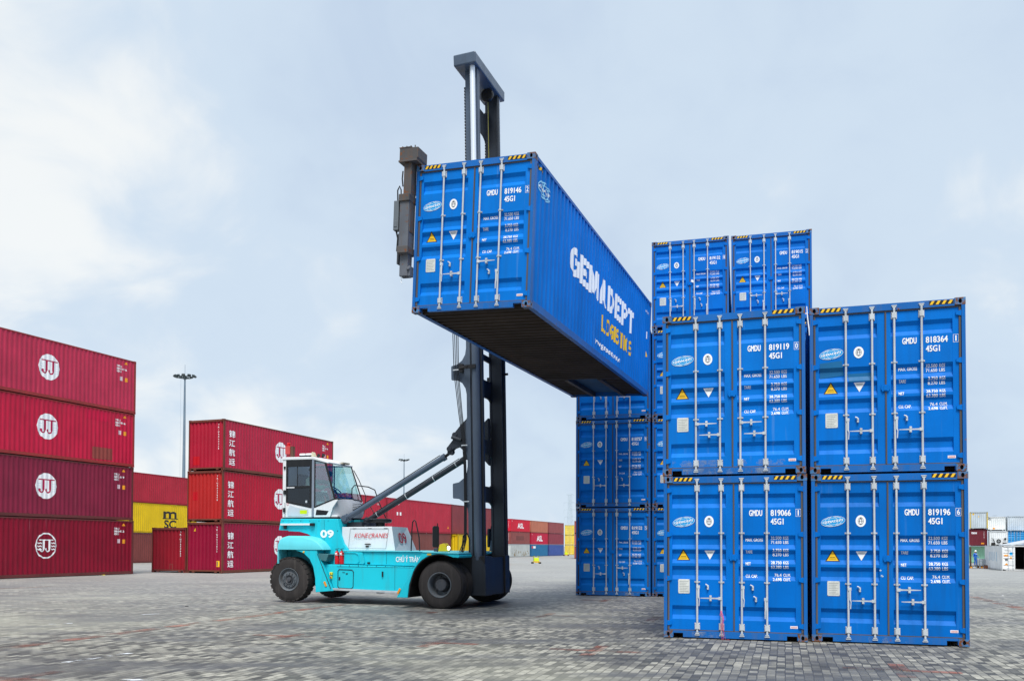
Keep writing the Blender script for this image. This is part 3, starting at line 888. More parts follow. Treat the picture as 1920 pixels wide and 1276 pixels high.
mb = MB()
xs = [-1500, -600, -250, -120, -80]+[-60+5*i for i in range(37)]+[160, 250, 600, 1500]
ys = [-300, -60, -20]+[0+5*i for i in range(50)]+[300, 500, 900, 2000]
for y in ys:
    for x in xs: mb.v.append((x, y, gz(x, y)))
nx = len(xs)
for j in range(len(ys)-1):
    for i in range(nx-1):
        mb.f.append([j*nx+i, j*nx+i+1, (j+1)*nx+i+1, (j+1)*nx+i]); mb.m.append(0)
g = build(mb, 'ground', [GROUND]); tag(g, None, None, None, 'structure')
me = g.data; me.polygons.foreach_set('use_smooth', [True]*len(me.polygons))

# red block markings let into the paving
def ray(X, Y):
    u = (X-CX)/F_PX; v = -(Y-CY)/F_PX
    c, s = math.cos(ROLL), math.sin(ROLL)
    x = u*c-v*s; y = u*s+v*c
    cp, sp = math.cos(PITCH), math.sin(PITCH)
    return Vector((x, cp-sp*y, sp+cp*y))
def on_ground(X, Y, z=0.0):
    d = ray(X, Y); t = (z-CAM_H)/d.z
    return d.x*t, d.y*t
YAW = -0.335
ax = Vector((-math.sin(YAW), math.cos(YAW), 0)); rx = Vector((math.cos(YAW), math.sin(YAW), 0))
def strip(mb, c, d, length, width, z=0.004):
    c = Vector((c[0], c[1], 0)); d = d.normalized(); n = Vector((-d.y, d.x, 0))
    a = c-d*length/2; b = c+d*length/2
    mb.add([(p.x, p.y, z) for p in (a-n*width/2, b-n*width/2, b+n*width/2, a+n*width/2)], [(0, 1, 2, 3)])
for X, Y in ((543, 1192), (815, 1147), (1022, 1153), (820, 1204), (1115, 1219), (1135, 1125), (1225, 1160), (28, 1272), (1690, 1256)):
    p = on_ground(X, Y)
    mb = MB(); strip(mb, p, rx, 1.45, 0.205); strip(mb, p, ax, 1.45, 0.205, 0.0055)
    o = build(mb, 'paving_marking', [REDPAV]); tag(o, None, None, None, 'structure')
for pa, pb, wd in (((0, 1216), (640, 1133), 0.30), ((1822, 1118), (1990, 1158), 0.35), ((0, 1103), (110, 1098), 0.25)):
    a = Vector((*on_ground(*pa), 0)); b = Vector((*on_ground(*pb), 0))
    if pa[0] == 0: a += (a-b)*0.1
    mb = MB(); strip(mb, (a+b)/2, b-a, (b-a).length, wd)
    o = build(mb, 'paving_marking', [REDPAV]); tag(o, None, None, None, 'structure')
WLINE, t_, b_ = new_mat('worn_white_line')
b_.inputs['Base Color'].default_value = (0.66, 0.68, 0.70, 1); b_.inputs['Roughness'].default_value = 0.7
tcn = t_.nodes.new('ShaderNodeTexCoord'); nz = t_.nodes.new('ShaderNodeTexNoise'); nz.inputs['Scale'].default_value = 4; nz.inputs['Detail'].default_value = 6
mrn = t_.nodes.new('ShaderNodeMapRange'); mrn.inputs[1].default_value = 0.44; mrn.inputs[2].default_value = 0.56; mrn.inputs[4].default_value = 0.9
t_.links.new(tcn.outputs['Object'], nz.inputs[0]); t_.links.new(nz.outputs[0], mrn.inputs[0]); t_.links.new(mrn.outputs[0], b_.inputs['Alpha'])
for pa, pb, wd in (((120, 1242), (245, 1224), 0.12), ((92, 1170), (136, 1168), 0.12), ((262, 1152), (300, 1150), 0.12), ((1872, 1133), (1905, 1134), 0.12), ((1822, 1213), (1840, 1213), 0.10), ((228, 1275), (290, 1273), 0.14)):
    a = Vector((*on_ground(*pa), 0)); b = Vector((*on_ground(*pb), 0))
    mb = MB(); strip(mb, (a+b)/2, b-a, (b-a).length, wd, 0.007)
    o = build(mb, 'painted_line', [WLINE]); tag(o, None, None, None, 'structure')

# ------------------------------------------------------------------ blue containers
GB = 'blue containers with the globe emblem stacked on the right'
HB = 2.896
def dirs(yaw): return Vector((math.cos(yaw), math.sin(yaw), 0))
AX, AY, RYAW = 3.607, 16.581, -0.3266
BX, BY = 6.035, 15.93
stepH = HB+0.012
blue_container('819066', '1', 'dhdd', TM(AX, AY, 0.012, RYAW), 'blue container numbered 819066 standing on the pavers with pink twine tied to it', GB)
blue_container('819119', '0', 'hhhh', TM(AX-0.015, AY, stepH+0.010, RYAW-0.004), 'blue container numbered 819119, all four door handles level, above the one with pink twine', GB)
blue_container('819196', '6', 'dhhh', TM(BX, BY, 0.012, RYAW), 'blue container numbered 819196 at ground level, rightmost of the near blue stack', GB)
blue_container('818364', '1', 'dhdh', TM(BX-0.01, BY+0.01, stepH+0.010, RYAW-0.002), 'blue container numbered 818364, upper right of the near blue stack against the sky', GB)
QYAW = -0.2935
Q = [(3.718, 30.475), (6.150, 29.938), (8.573, 29.281)]
nums = {(0, 0): ('819122', '5', 'dhhd'), (0, 1): ('818757', '0', 'dhdh'), (0, 2): ('818942', '3', 'dddh'),
        (1, 0): ('819073', '4', 'dhdh'), (1, 1): ('818850', '6', 'hhdh'), (1, 2): ('819027', '9', 'dhhd'), (1, 3): ('819132', '8', 'dhdd'),
        (2, 0): ('818719', '2', 'dhdh'), (2, 1): ('819040', '7', 'dhdh'), (2, 2): ('818866', '5', 'dhdh'), (2, 3): ('819015', '2', 'hdhd')}
lab = {(0, 0): 'blue container numbered 819122 on the ground in the rear blue stack',
       (0, 1): 'blue container numbered 818757, second up in the leftmost rear blue column',
       (0, 2): 'blue container on top of number 818757, mostly hidden by the lifted container',
       (1, 0): 'sliver of a blue container on the ground between number 819122 and the near stack',
       (1, 1): 'sliver of a blue container one tier up between number 818757 and the near stack',
       (1, 2): 'blue container just below number 819132, a sliver beside the lifted one',
       (1, 3): 'blue container numbered 819132 atop the rear stack with a white tag by its latch',
       (2, 3): 'blue container numbered 819015, the highest one at the right of the rear stack'}
for (c, k), (nu, ch, st) in nums.items():
    x, y = Q[c]
    jx = random.uniform(-0.012, 0.012)
    if c == 2 and k < 3:
        r_ = blue_container(nu, ch, st, TM(x+jx, y, 0.012+k*stepH, QYAW), 'blue container hidden behind the near stack, carrying number 819015', 'hidden blue containers under number 819015')
    else:
        r_ = blue_container(nu, ch, st, TM(x+jx, y, 0.012+k*stepH, QYAW), lab[(c, k)], GB)
    if (c, k) == (1, 3):
        mb = MB(); mb.prism([(1.245, 1.50), (1.33, 1.46), (1.355, 1.53), (1.27, 1.57)], 0.005, 0.012, 'y'); build(mb, 'tag', [WHITE], r_)

def find_thing(num):
    for o in bpy.data.objects:
        if o.get('category') == 'shipping container' and ('numbered '+num) in (o.get('label') or ''): return o
def door_mark(num, rt, name, d, mats):
    root = find_thing(num)
    dr = [c for c in root.children if c.name.split('.')[0] == 'door'][1 if rt else 0]
    inst(d.mesh(name, DOORPLACE, len(mats), [z for z, _ in BBR], 1, DOORF), name, dr, mats)
TEALP = paint('teal_touch_up', (0.002, 0.115, 0.28), 0.5, 0.3, (0.01, 0.09, 0.25), var=0.1)
d = Decal(); d.poly([(0.17, 1.92), (0.52, 1.95), (0.56, 1.70), (0.17, 1.66)], 0, 0.2); door_mark('818364', False, 'touch_up_paint', d, [TEALP])
d = Decal(); d.poly([(0.62, 1.72), (1.04, 1.73), (1.03, 1.58), (0.64, 1.57)], 0, 0.2); door_mark('818364', False, 'touch_up_paint', d, [TEALP])
CHIP = paint('chipped_primer', (0.45, 0.60, 0.75), 0.6, 0.3, var=0.2)
for (u, v) in ((1.10, 1.24), (1.12, 1.15), (1.13, 1.14)):
    d = Decal(); d.poly([(u-0.02, v-0.008), (u+0.005, v-0.016), (u+0.018, v), (u+0.004, v+0.014), (u-0.012, v+0.01)], 0, 0.6)
    root_ = find_thing('819196'); dr_ = [c for c in root_.children if c.name.split('.')[0] == 'door'][0]
    inst(d.mesh('paint_chip', lambda a, b, o: (a, DY-0.003-o, b), 1), 'paint_chip', dr_, [CHIP])
SCUFF, t_, b_ = new_mat('scuffed_sill'); b_.inputs['Base Color'].default_value = (0.26, 0.33, 0.42, 1); b_.inputs['Roughness'].default_value = 0.6
tcn = t_.nodes.new('ShaderNodeTexCoord'); nz = t_.nodes.new('ShaderNodeTexNoise'); nz.inputs['Scale'].default_value = 5; nz.inputs['Detail'].default_value = 8; nz.inputs['Roughness'].default_value = 0.7
mrn = t_.nodes.new('ShaderNodeMapRange'); mrn.inputs[1].default_value = 0.46; mrn.inputs[2].default_value = 0.66; mrn.inputs[4].default_value = 0.6
t_.links.new(tcn.outputs['Object'], nz.inputs[0]); t_.links.new(nz.outputs[0], mrn.inputs[0]); t_.links.new(mrn.outputs[0], b_.inputs['Alpha'])
for num, u0, u1 in (('819119', 0.36, 1.85), ('819122', 1.60, 2.08), ('819196', 0.9, 1.5), ('819066', 0.5, 1.0)):
    d = Decal(); d.rect(u0, u1, 0.015, 0.112, 0, 0.2)
    inst(d.mesh('scuff', lambda a, b, o: (a, 0.012-o+0.002, b), 1), 'scuff', find_thing(num), [SCUFF])
d = Decal(); d.rect(0.17, 1.05, 0.16, 0.27, 0, 0.1); door_mark('819119', False, 'scuff', d, [SCUFF])
d = Decal(); d.rect(1.32, 2.10, 0.16, 0.26, 0, 0.1); door_mark('819119', True, 'scuff', d, [SCUFF])

LIFT = Matrix.Translation((-1.0548, 17.9321, 6.2127)) @ Matrix.Rotation(-0.3774, 4, 'Z') @ Matrix.Rotation(0.0142, 4, 'X') @ Matrix.Rotation(0.0406, 4, 'Y')
blue_container('819146', '2', 'dhhd', LIFT, 'blue container numbered 819146 held high in the air by the lift truck', GB, side=True)

# pink twine tied to a locking bar, white strap hanging from the near stack
TWINE = paint('pink_twine', (0.75, 0.09, 0.22), 0.6, 0.2, var=0.1)
t = thing('twine', 'pink plastic twine knotted round a locking bar of the blue container 819066', 'twine', TM(AX, AY, 0.012, RYAW))
for k in range(5):
    mb = MB(); pts = [(1.005+random.uniform(-0.02, 0.02), -0.018, 0.50)]
    for q in range(6):
        pts.append((1.005+0.03*q*0.4*random.uniform(0.2, 1.2)+random.uniform(-0.03, 0.035), -0.03-random.uniform(0, 0.015), 0.50-(q+1)*random.uniform(0.05, 0.092)))
    if k == 1: pts += [(1.12, -0.05, 0.0), (1.15, -0.10, -0.005)]
    mb.tube(pts, 0.0028, 5); build(mb, 'strand', [TWINE], t)
mb = MB(); mb.tube([(CW+0.01, -0.01, 2.89), (CW+0.022, -0.015, 2.7), (CW+0.045, -0.018, 2.5), (CW+0.05, -0.015, 2.38)], [0.007, 0.009, 0.010, 0.006], 6)
o = build(mb, 'strap', [WHITE]); o.matrix_world = TM(AX, AY, stepH+0.01, RYAW)
tag(o, 'thin white strap hanging from the top corner between the two near upper containers', 'strap')

# ------------------------------------------------------------------ red containers on the left
def jj_solid():
    d = Decal(); pass
def jj_glyph(d, cu, cv, s, mi, layer):
    for du in (-0.27, 0.27):
        top = 0.40
        d.rect(cu+(du-0.02)*s, cu+(du+0.14)*s, cv-0.30*s, cv+top*s, mi, layer)
        pts = [(cu+(du+0.06-0.17*(1-math.cos(a)))*s, cv+(-0.30-0.17*math.sin(a))*s) for a in [math.pi*i/8 for i in range(9)]]
        d.stroke(pts, 0.10*s, mi, layer+0.1)
        d.ell(pts[-1][0], pts[-1][1], 0.09*s, 0.09*s, mi, layer+0.3, 0, 12)
    d.rect(cu-0.62*s, cu+0.70*s, cv+0.36*s, cv+0.44*s, mi, layer+0.4)

def jj_decals(style, num, cu, H, mats):
    """emblem, serial lines and small labels on the right-hand side wall, each its own part"""
    d = Decal(); cv = H*0.53; r = 0.64
    if style == 'solid':
        d.ell(cu, cv, r*1.02, r, 0, 1, 0, 14)
        jj_glyph(d, cu, cv+0.02, 0.72, 1, 2)
        for i in range(4):
            d.rect(cu-0.56, cu-0.34, cv+0.10-0.12*i, cv+0.115-0.12*i, 2, 2); d.rect(cu+0.38, cu+0.57, cv+0.10-0.12*i, cv+0.115-0.12*i, 2, 2)
    else:
        d.ring(cu, cv, r*1.02, r, 0.07, 0, 1, 0, 14)
        jj_glyph(d, cu, cv+0.02, 0.64, 0, 2)
        for i in range(3):
            for a, b in ((-0.52, -0.24), (0.32, 0.55)):
                pts = [(cu+a+(b-a)*k/6, cv+0.12-0.15*i+0.022*math.sin(k*2.1)) for k in range(7)]
                d.stroke(pts, 0.05, 0, 1.5)
    out = [('right', d, mats, 'emblem')]
    e = 12.192
    d = Decal()
    d.text('TRIU', e-1.42, H-0.50, 0.10, width=0.38, mi=0, bold=0.04)
    d.text(num, e-1.42, H-0.64, 0.10, width=0.72, mi=0, bold=0.04)
    d.text('45G1', e-1.42, H-0.78, 0.10, width=0.36, mi=0, bold=0.04)
    out.append(('right', d, mats, 'serial_number'))
    d = Decal(); d.rect(e-1.20, e-1.00, H-1.22, H-1.00, 3, 1); out.append(('right', d, mats, 'pale_label'))
    d = Decal(); d.rect(e-0.80, e-0.62, H-1.24, H-1.02, 4, 1); out.append(('right', d, mats, 'orange_label'))
    d = Decal(); d.poly([(e-0.86, H-0.30), (e-0.62, H-0.30), (e-0.74, H-0.16)], 4, 1); out.append(('right', d, mats, 'warning_triangle'))
    return out

CRIM = [ (0.235, 0.0018, 0.020), (0.235, 0.015, 0.046), (0.54, 0.010, 0.050), (0.50, 0.030, 0.078)]
LX, LY, LYAW = -18.07, 50.09, -0.3992
def fwd(yaw): return Vector((-math.sin(yaw), math.cos(yaw), 0))
lor = Vector((LX, LY, 0))-fwd(LYAW)*12.192-dirs(LYAW)*CW
PALEBLUE = paint('pale_blue_print', (0.45, 0.66, 0.80), 0.6, 0.1)
PINKLAB = paint('pale_label', (0.72, 0.55, 0.60), 0.6, 0.1)
lnames = ['dark crimson container with outlined round JJ emblem on the ground at the left edge',
          'dull plum-red container with a white JJ disc, second from the ground at the left edge',
          'bright crimson container with repair patch and white JJ disc, third up at the left edge',
          'faded crimson container with a white JJ disc, topmost of the left edge stack']
lnum = ['886843 2', '885210 9', '886098 6', '882410 6']
for k in range(4):
    c = CRIM[k]
    wall = paint('crimson_paint', c, 0.45, 0.28, (c[0]*0.55, 0.02, 0.03), 0.0, 0.12, streak=0.30 if k != 1 else 0.15, streakcol=(min(1, c[0]*1.5), 0.16, 0.19))
    frm = paint('crimson_frame', (c[0]*0.62, 0.035, 0.035), 0.55, 0.5, (0.09, 0.05, 0.04), 0.22, 0.15)
    ink = paint('crimson_ink', (0.42, 0.01, 0.07), 0.5, 0)
    cuv = 6.3
    root = plain_container((wall, frm), Matrix.Translation((random.uniform(-0.02, 0.02)+(0, -0.02, 0.0, 0.03)[k], 0, k*(HB+0.012)+0.01)) @ Matrix.Translation(lor) @ Matrix.Rotation(LYAW, 4, 'Z'),
                    lnames[k], 'crimson containers stacked four high at the left edge', HB, 12.192, 'wall', True,
                    jj_decals('ring' if k == 0 else 'solid', lnum[k], cuv+0.0, HB, [WHITE, ink, PALEBLUE, PINKLAB, ORANGE]))
    if k == 2:
        d = Decal(); d.rect(9.2, 10.6, 0.24, 0.86, 0, 1); bk, f = side_text(HB, 12.192)
        pm = paint('repair_patch', (0.27, 0.055, 0.045), 0.6, 0.3)
        inst(d.mesh('patch', lambda u, v, o: (CW-0.012+o, u, v), 1, bk, 0, f), 'patch', root, [pm])
        d = Decal(); d.rect(8.7, 10.3, 2.25, 2.72, 0, 1)
        pm = paint('repaint_patch', (0.56, 0.004, 0.05), 0.5, 0.1)
        inst(d.mesh('patch', lambda u, v, o: (CW-0.012+o, u, v), 1, bk, 0, f), 'patch', root, [pm])

MX, MY, MYAW = -13.60, 51.55, -0.383
mor = Vector((MX, MY, 0))-dirs(MYAW)*CW
MC = [(0.31, 0.0025, 0.038), (0.48, 0.006, 0.032), (0.45, 0.015, 0.050)]
ME = [(0.26, 0.0022, 0.030), (0.43, 0.018, 0.018), (0.40, 0.010, 0.034)]
mn = ['dark crimson container with a yellow sticker, foot of the stack behind the cab',
      'crimson container with an orange-red end, middle of the stack behind the cab',
      'crimson container with white characters down its side, topmost of the stack behind the cab']
for k in range(3):
    c = MC[k]
    wall = paint('crimson_paint', c, 0.45, 0.25, (c[0]*0.6, 0.02, 0.03), 0, 0.1, streak=0.10, streakcol=(min(1, c[0]*1.4), 0.15, 0.15))
    frm = paint('crimson_frame', (0.16, 0.045, 0.03), 0.6, 0.5, (0.09, 0.06, 0.04), 0.25, 0.2)
    ink = paint('crimson_ink', (0.42, 0.01, 0.07), 0.5, 0)
    d = Decal()
    vv = HB-0.94
    for ch in '锦江航运':
        d.text(ch, 0.80, vv, 0.29, width=0.54, mi=0, bold=0.03, align='C'); vv -= 0.53
    j = jj_decals('solid', ('886175 3', '885540 9', '882410 6')[k], 5.80, HB, [WHITE, ink, PALEBLUE, PINKLAB, ORANGE])
    de = Decal()
    vv = HB-0.30
    for ch in ('TRIU8623853', 'TRIU8655098', 'TRIU8860428')[k]:
        de.text(ch, 2.02, vv-0.06, 0.085, mi=0, bold=0.03, align='C', xs=1.1); vv -= 0.135
    em = [WHITE, ink, PALEBLUE, PINKLAB, YELLOW, paint('red_patch', (0.50, 0.003, 0.012), 0.5, 0), YELLOW, GREYINK]
    df = Decal()
    if k == 2: df.rect(0.28, 0.72, 0.32, 0.82, 5, 1)
    if k == 1: df.rect(0.36, 0.68, 1.22, 1.70, 5, 1)
    if k == 0: df.rect(2.0, 2.22, 0.36, 0.70, 6, 1); df.rect(2.03, 2.12, 0.40, 0.66, 7, 2)
    j.append(('end', df, em, 'sticker' if k == 0 else 'patch'))
    if k == 0:
        df = Decal(); df.poly([(0.42, HB-0.52), (0.58, HB-0.52), (0.55, HB-0.34), (0.50, HB-0.36)], 4, 1); j.append(('end', df, em, 'small_label'))
    r_ = plain_container((wall, frm), Matrix.Translation((random.uniform(-0.03, 0.03), 0, k*(HB+0.015)+0.01)) @ Matrix.Translation(mor) @ Matrix.Rotation(MYAW, 4, 'Z'),
                    mn[k], 'crimson containers stacked three high behind the lift truck', HB, 12.192, 'wall', True,
                    j+[('right', d, [WHITE]), ('end', de, [WHITE], 'serial_number')])
    # the end wall carries its own tone of red
    ew = paint('crimson_end', ME[k], 0.45, 0.2, (ME[k][0]*0.6, 0.02, 0.02), 0, 0.1)
    for ch_ in r_.children:
        if ch_.name.startswith('end_wall'): ch_.material_slots[0].material = ew
c = (0.25, 0.003, 0.014)
wall = paint('crimson_paint', c, 0.45, 0.25, (0.12, 0.02, 0.02), 0, 0.1)
frm = paint('crimson_frame', (0.15, 0.03, 0.025), 0.6, 0.4, (0.09, 0.05, 0.04), 0.2, 0.15)
p = mor-dirs(MYAW)*(CW+0.08)
de = Decal(); vv = 2.591-0.26
for ch in 'TRIU4652623':
    de.text(ch, 2.0, vv-0.06, 0.085, mi=0, bold=0.03, align='C', xs=1.1); vv -= 0.135
de.rect(1.22, 1.48, 0.16, 0.50, 1, 1); de.rect(1.27, 1.43, 0.19, 0.44, 2, 2)
plain_container((wall, frm), TM(p.x, p.y, 0.01, MYAW), 'lower deep red container on the ground left of the stack behind the cab', 'deep red single container', 2.591, 12.192, 'wall', True,
                [('end', de, [WHITE, paint('red_hatch', (0.22, 0.03, 0.03), 0.5, 0.2), wall])])

# ------------------------------------------------------------------ background rows
def P(col, dirt=0.25, st=0.1):
    return (paint('container_paint', col, 0.5, dirt, tuple(x*0.6 for x in col), 0, 0.10, streak=st, streakcol=tuple(min(1, x*1.3+0.05) for x in col)),
            paint('container_frame', tuple(x*0.75 for x in col), 0.6, 0.4, tuple(x*0.4 for x in col), 0.05, 0.1))
YB = -0.39
def stack(x, y, yaw, specs, group, end='wall', Lc=12.192, H=2.591, z0=None, dup=None):
    """specs bottom to top: (colour, label, decal builder)"""
    z = (gz(x, y) if z0 is None else z0)+0.01
    for sp in specs:
        col, label = sp[0], sp[1]
        dc = sp[2] if len(sp) > 2 else ()
        if col is not None:
            plain_container(P(col), TM(x, y, z, yaw), label, group, H, Lc, end, False, dc)
        z += H+0.012

# row behind the left stack: red over yellow over brown
d = Decal(); d.text('m', 8.2, 1.36, 0.86, width=1.9, mi=0, bold=0.05, align='C'); d.rect(7.1, 9.3, 1.28, 1.36, 0, 1.5); d.text('SC', 8.2, 0.46, 0.70, width=1.75, mi=0, bold=0.05, align='C')
ink = paint('dark_grey_print', (0.035, 0.032, 0.03), 0.5, 0.1)
p = Vector((-29.3, 75.3, 0))-dirs(-0.33)*CW
stack(p.x, p.y, -0.33, [((0.22, 0.055, 0.050), 'reddish brown container on the ground in the gap between two crimson stacks'),
                        ((0.82, 0.56, 0.008), 'yellow container marked m SC in the gap between the two crimson stacks', [('right', d, [ink])]),
                        ((0.46, 0.022, 0.045), 'faded red container over the yellow one marked m SC')], 'three-high row behind the left stacks')
# row behind the lift truck
def kside(t):   # point on the row's right-hand face line
    o = Vector((-5.9, 68.0, 0)); return o+Vector((0.380, 0.925, 0))*t
kyaw = -0.390
def krow(t, Lc, specs, **kw):
    q = kside(t)-dirs(kyaw)*CW
    stack(q.x, q.y, kyaw, specs, 'two-high row behind the lift truck', Lc=Lc, z0=0, **kw)
def small_marks(Lc, H, tri=True):
    d = Decal(); e = Lc
    d.text('TRIU', e-1.5, H-0.45, 0.13, width=0.45, mi=0); d.text('45G1', e-1.5, H-0.65, 0.13, width=0.45, mi=0)
    d.rect(e-1.3, e-1.05, H-1.25, H-1.0, 0, 1); d.rect(e-0.8, e-0.55, H-1.25, H-1.0, 1, 1)
    return [('right', d, [WHITE, ORANGE])]
krow(-5.78, 6.058, [((0.20, 0.050, 0.045), 'short brownish red container under the red one just right of the cab'), ((0.47, 0.020, 0.045), 'short bright red container seen just right of the cab behind the cylinders', small_marks(6.058, 2.591))])
d = Decal(); d.text('TRIU', 0.5, 2.0, 0.15, width=0.5); vv = 2.2
d2 = Decal()
for ch in 'TRIU8640217': d2.text(ch, 11.6, vv, 0.09, align='C', xs=1.1); vv -= 0.14
d2.poly([(11.4, 0.45), (11.75, 0.45), (11.57, 0.72)], 1, 1)
d2.text('TRIU', 1.6, 2.1, 0.15, width=0.5); d2.rect(1.7, 1.95, 1.3, 1.55); d2.rect(2.2, 2.45, 1.3, 1.55)
krow(0.35, 12.192, [((0.20, 0.060, 0.052), 'brown container under the long red one, behind the white engine hood'), ((0.47, 0.024, 0.050), 'long faded red container topping the row behind the engine hood', [('right', d2, [WHITE, ORANGE])])])
krow(12.7, 12.192, [(None, ''), ((0.225, 0.040, 0.050), 'maroon container above the yellow one, just left of the mast')])
q = kside(12.9)-dirs(kyaw)*(CW-0.5)
vv = 2.1; d = Decal()
for ch in 'MEDU7120345': d.text(ch, 1.6, vv, 0.10, align='C', xs=1.1); vv -= 0.15
stack(q.x, q.y, kyaw, [((0.70, 0.47, 0.006), 'yellow container under the maroon one, behind the work lamp', [('right', d, [ink])])], 'two-high row behind the lift truck', z0=0)
# tall stack glimpsed between the mast rails
stack(6.6, 280, -0.1, [((0.70, 0.50, 0.03), 'yellow container lowest of the far stack glimpsed between the mast rails'), ((0.70, 0.52, 0.03), 'yellow container second up of the far stack between the mast rails'),
                     ((0.50, 0.16, 0.10), 'orange-red container third up between the mast rails'), ((0.66, 0.47, 0.05), 'yellow container topping the far stack between the mast rails')], 'far stack seen between the mast rails', Lc=6.058)
# far row right of the mast; distance haze put into its duller paints
def asl(cu, big=0.85, wd=2.4):
    d = Decal(); d.text('ASL', cu, 0.80, big, width=wd, bold=0.07, align='C'); d.text('TRIU', 0.5, 2.1, 0.16, width=0.5)
    return [('right', d, [WHITE])]
def endmarks():
    d = Decal(); vv = 2.1
    for ch in 'TRIU46521': d.text(ch, 1.9, vv, 0.12, align='C', xs=1.2); vv -= 0.17
    return ('end', d, [WHITE])
base = Vector((9.5, 186, 0)); fd = Vector((0.380, 0.925, 0))
cols = [
 [((0.50, 0.53, 0.52), 'whitish rust-specked container on the ground just right of the mast, far off', [endmarks()]),
  ((0.27, 0.075, 0.070), 'dull brown container with a darker block under the topmost ASL one', [endmarks()]),
  ((0.62, 0.014, 0.040), 'bright red container lettered ASL, topmost just right of the mast', asl(6.2, 0.95, 4.0)+[endmarks()])],
 [((0.020, 0.16, 0.33), 'blue container with a white label, on the ground in the middle of the far row', []),
  ((0.52, 0.012, 0.050), 'crimson container lettered ASL, middle tier of the far row', asl(6.2, 1.1, 4.2)),
  ((0.50, 0.17, 0.105), 'orange-brown container, topmost in the middle of the far row', [])],
 [((0.055, 0.10, 0.33), 'violet blue container on the ground at the right of the far row', []),
  ((0.27, 0.045, 0.065), 'plum container in the middle tier at the right of the far row', []),
  ((0.30, 0.075, 0.080), 'dull maroon container, topmost at the right of the far row', [])]]
dd = Decal(); dd.rect(0.6, 1.3, 1.75, 2.25, 1, 1); dd.rect(1.5, 3.2, 1.75, 2.25, 0, 1)
cols[1][0] = (cols[1][0][0], cols[1][0][1], [('right', dd, [WHITE, REDINK])])
dd = Decal(); dd.rect(3.2, 8.2, 0.85, 1.75, 0, 1)
cols[0][1][2].append(('right', dd, [paint('overpainted_block', (0.19, 0.062, 0.06), 0.6, 0.1)]))
dd = Decal()
for i in range(40): a, b2 = random.uniform(0.6, 11.5), abs(random.gauss(0, 0.5))+0.22; r0 = random.uniform(0.05, 0.22); dd.ell(a, min(b2, 2.3), r0, r0*random.uniform(0.6, 1.8), 0, 1+i*0.01, 0, 7)
cols[0][0][2].append(('right', dd, [paint('rust_spots', (0.30, 0.24, 0.14), 0.7, 0.3)]))
for i, cs in enumerate(cols):
    q = base+fd*(i*13.1)-dirs(YB)*CW
    stack(q.x, q.y, YB, [tuple(x) for x in cs], 'three-high row far beyond the mast')
# yellow stack with doors further right
stack(26.6, 242, -0.12, [((0.72, 0.52, 0.04), 'yellow container with doors, lowest of the far yellow stack'), ((0.74, 0.55, 0.06), 'yellow container with doors, middle of the far yellow stack'),
                       ((0.74, 0.57, 0.07), 'yellow container with doors topping the far yellow stack')], 'far yellow stack', end='door')
stack(20.2, 168, -0.15, [((0.30, 0.07, 0.05), 'lowest of three red-brown containers peeping out left of the blue column'), ((0.42, 0.12, 0.08), 'middle of three red-brown containers peeping out left of the blue column'),
                       ((0.32, 0.08, 0.06), 'top of three red-brown containers peeping out left of the blue column')], 'red-brown edge beside the blue column', H=2.3)

# ------------------------------------------------------------------ right-hand background
def proj_x(X, d): return (X-CX)/F_PX*d
gR = 'stacks far off at the right edge'
zr = -0.75
x0 = proj_x(1820.5, 140)
d1 = Decal(); d1.text('tex', 0.30, 1.85, 0.36, width=0.78, bold=0.05); vv = 2.1
for ch in 'TEXU485': d1.text(ch, 2.0, vv, 0.11, align='C', xs=1.1); vv -= 0.16
d1.rect(1.6, 2.0, 0.28, 0.50, 1, 1)
d2 = Decal(); d2.ell(0.5, 2.25, 0.13, 0.16, 0, 1, 0, 10); d2.ell(1.2, 1.85, 0.05, 0.12, 0, 1, 0, 8)
d3 = Decal(); d3.text('IMIL', 1.9, 0.7, 1.0, width=4.6, bold=0.08)
GRN = paint('dark_green_print', (0.02, 0.08, 0.10), 0.5, 0.3)
plain_container(P((0.38, 0.70, 0.50)), TM(x0-2.0, 142.2, zr, -0.5), 'mint green container with dark lettering at the foot of the right background stack', gR, 2.591, 6.058, 'wall', False, [('end', d3.xf(lambda p: (p[0]*0.33-0.2, p[1]+0.1)), [GRN])])
plain_container(P((0.38, 0.70, 0.50)), TM(x0+0.52, 141.5, zr, -0.5), 'mint green container just left of the white open one', gR, 2.591, 6.058, 'wall', False)
plain_container(P((0.16, 0.022, 0.035)), TM(x0, 140.5, zr+2.603, -0.5), 'maroon container marked tex between a mint green and a pale grey one', gR, 2.591, 6.058, 'wall', False, [('end', d1, [WHITE, ORANGE])])
r_ = plain_container(P((0.50, 0.56, 0.60)), TM(x0, 140.3, zr+5.206, -0.5), 'pale grey corrugated container with yellow corner posts, top of the right background stack', gR, 2.591, 6.058, 'wall', False, [('end', d2, [YELLOW])])
yp = paint('yellow_post', (0.55, 0.42, 0.10), 0.6, 0.3)
mb = MB(); mb.box(0.0, 0.17, -0.012, 0.003, 0.1, 2.5); mb.box(CW-0.17, CW, -0.012, 0.003, 0.1, 2.5); build(mb, 'corner_post', [yp], r_)
xw = x0+CW+0.10
d4 = Decal(); d4.text('45', 0.05, 1.55, 0.42, width=0.42, bold=0.02); d4.ell(0.85, 0.28, 0.16, 0.16, 1, 1, 0, 12); d4.rect(0.7, 1.3, 2.25, 2.28, 0, 1)
plain_container(P((0.72, 0.74, 0.73), 0.1, 0), TM(proj_x(1851.8, 141), 141, zr+5.0, -0.5), 'plain white container numbered 45 beside the pale grey one', gR, 2.1, 6.058, 'wall', False, [('end', d4, [GREYINK, ORANGE])])
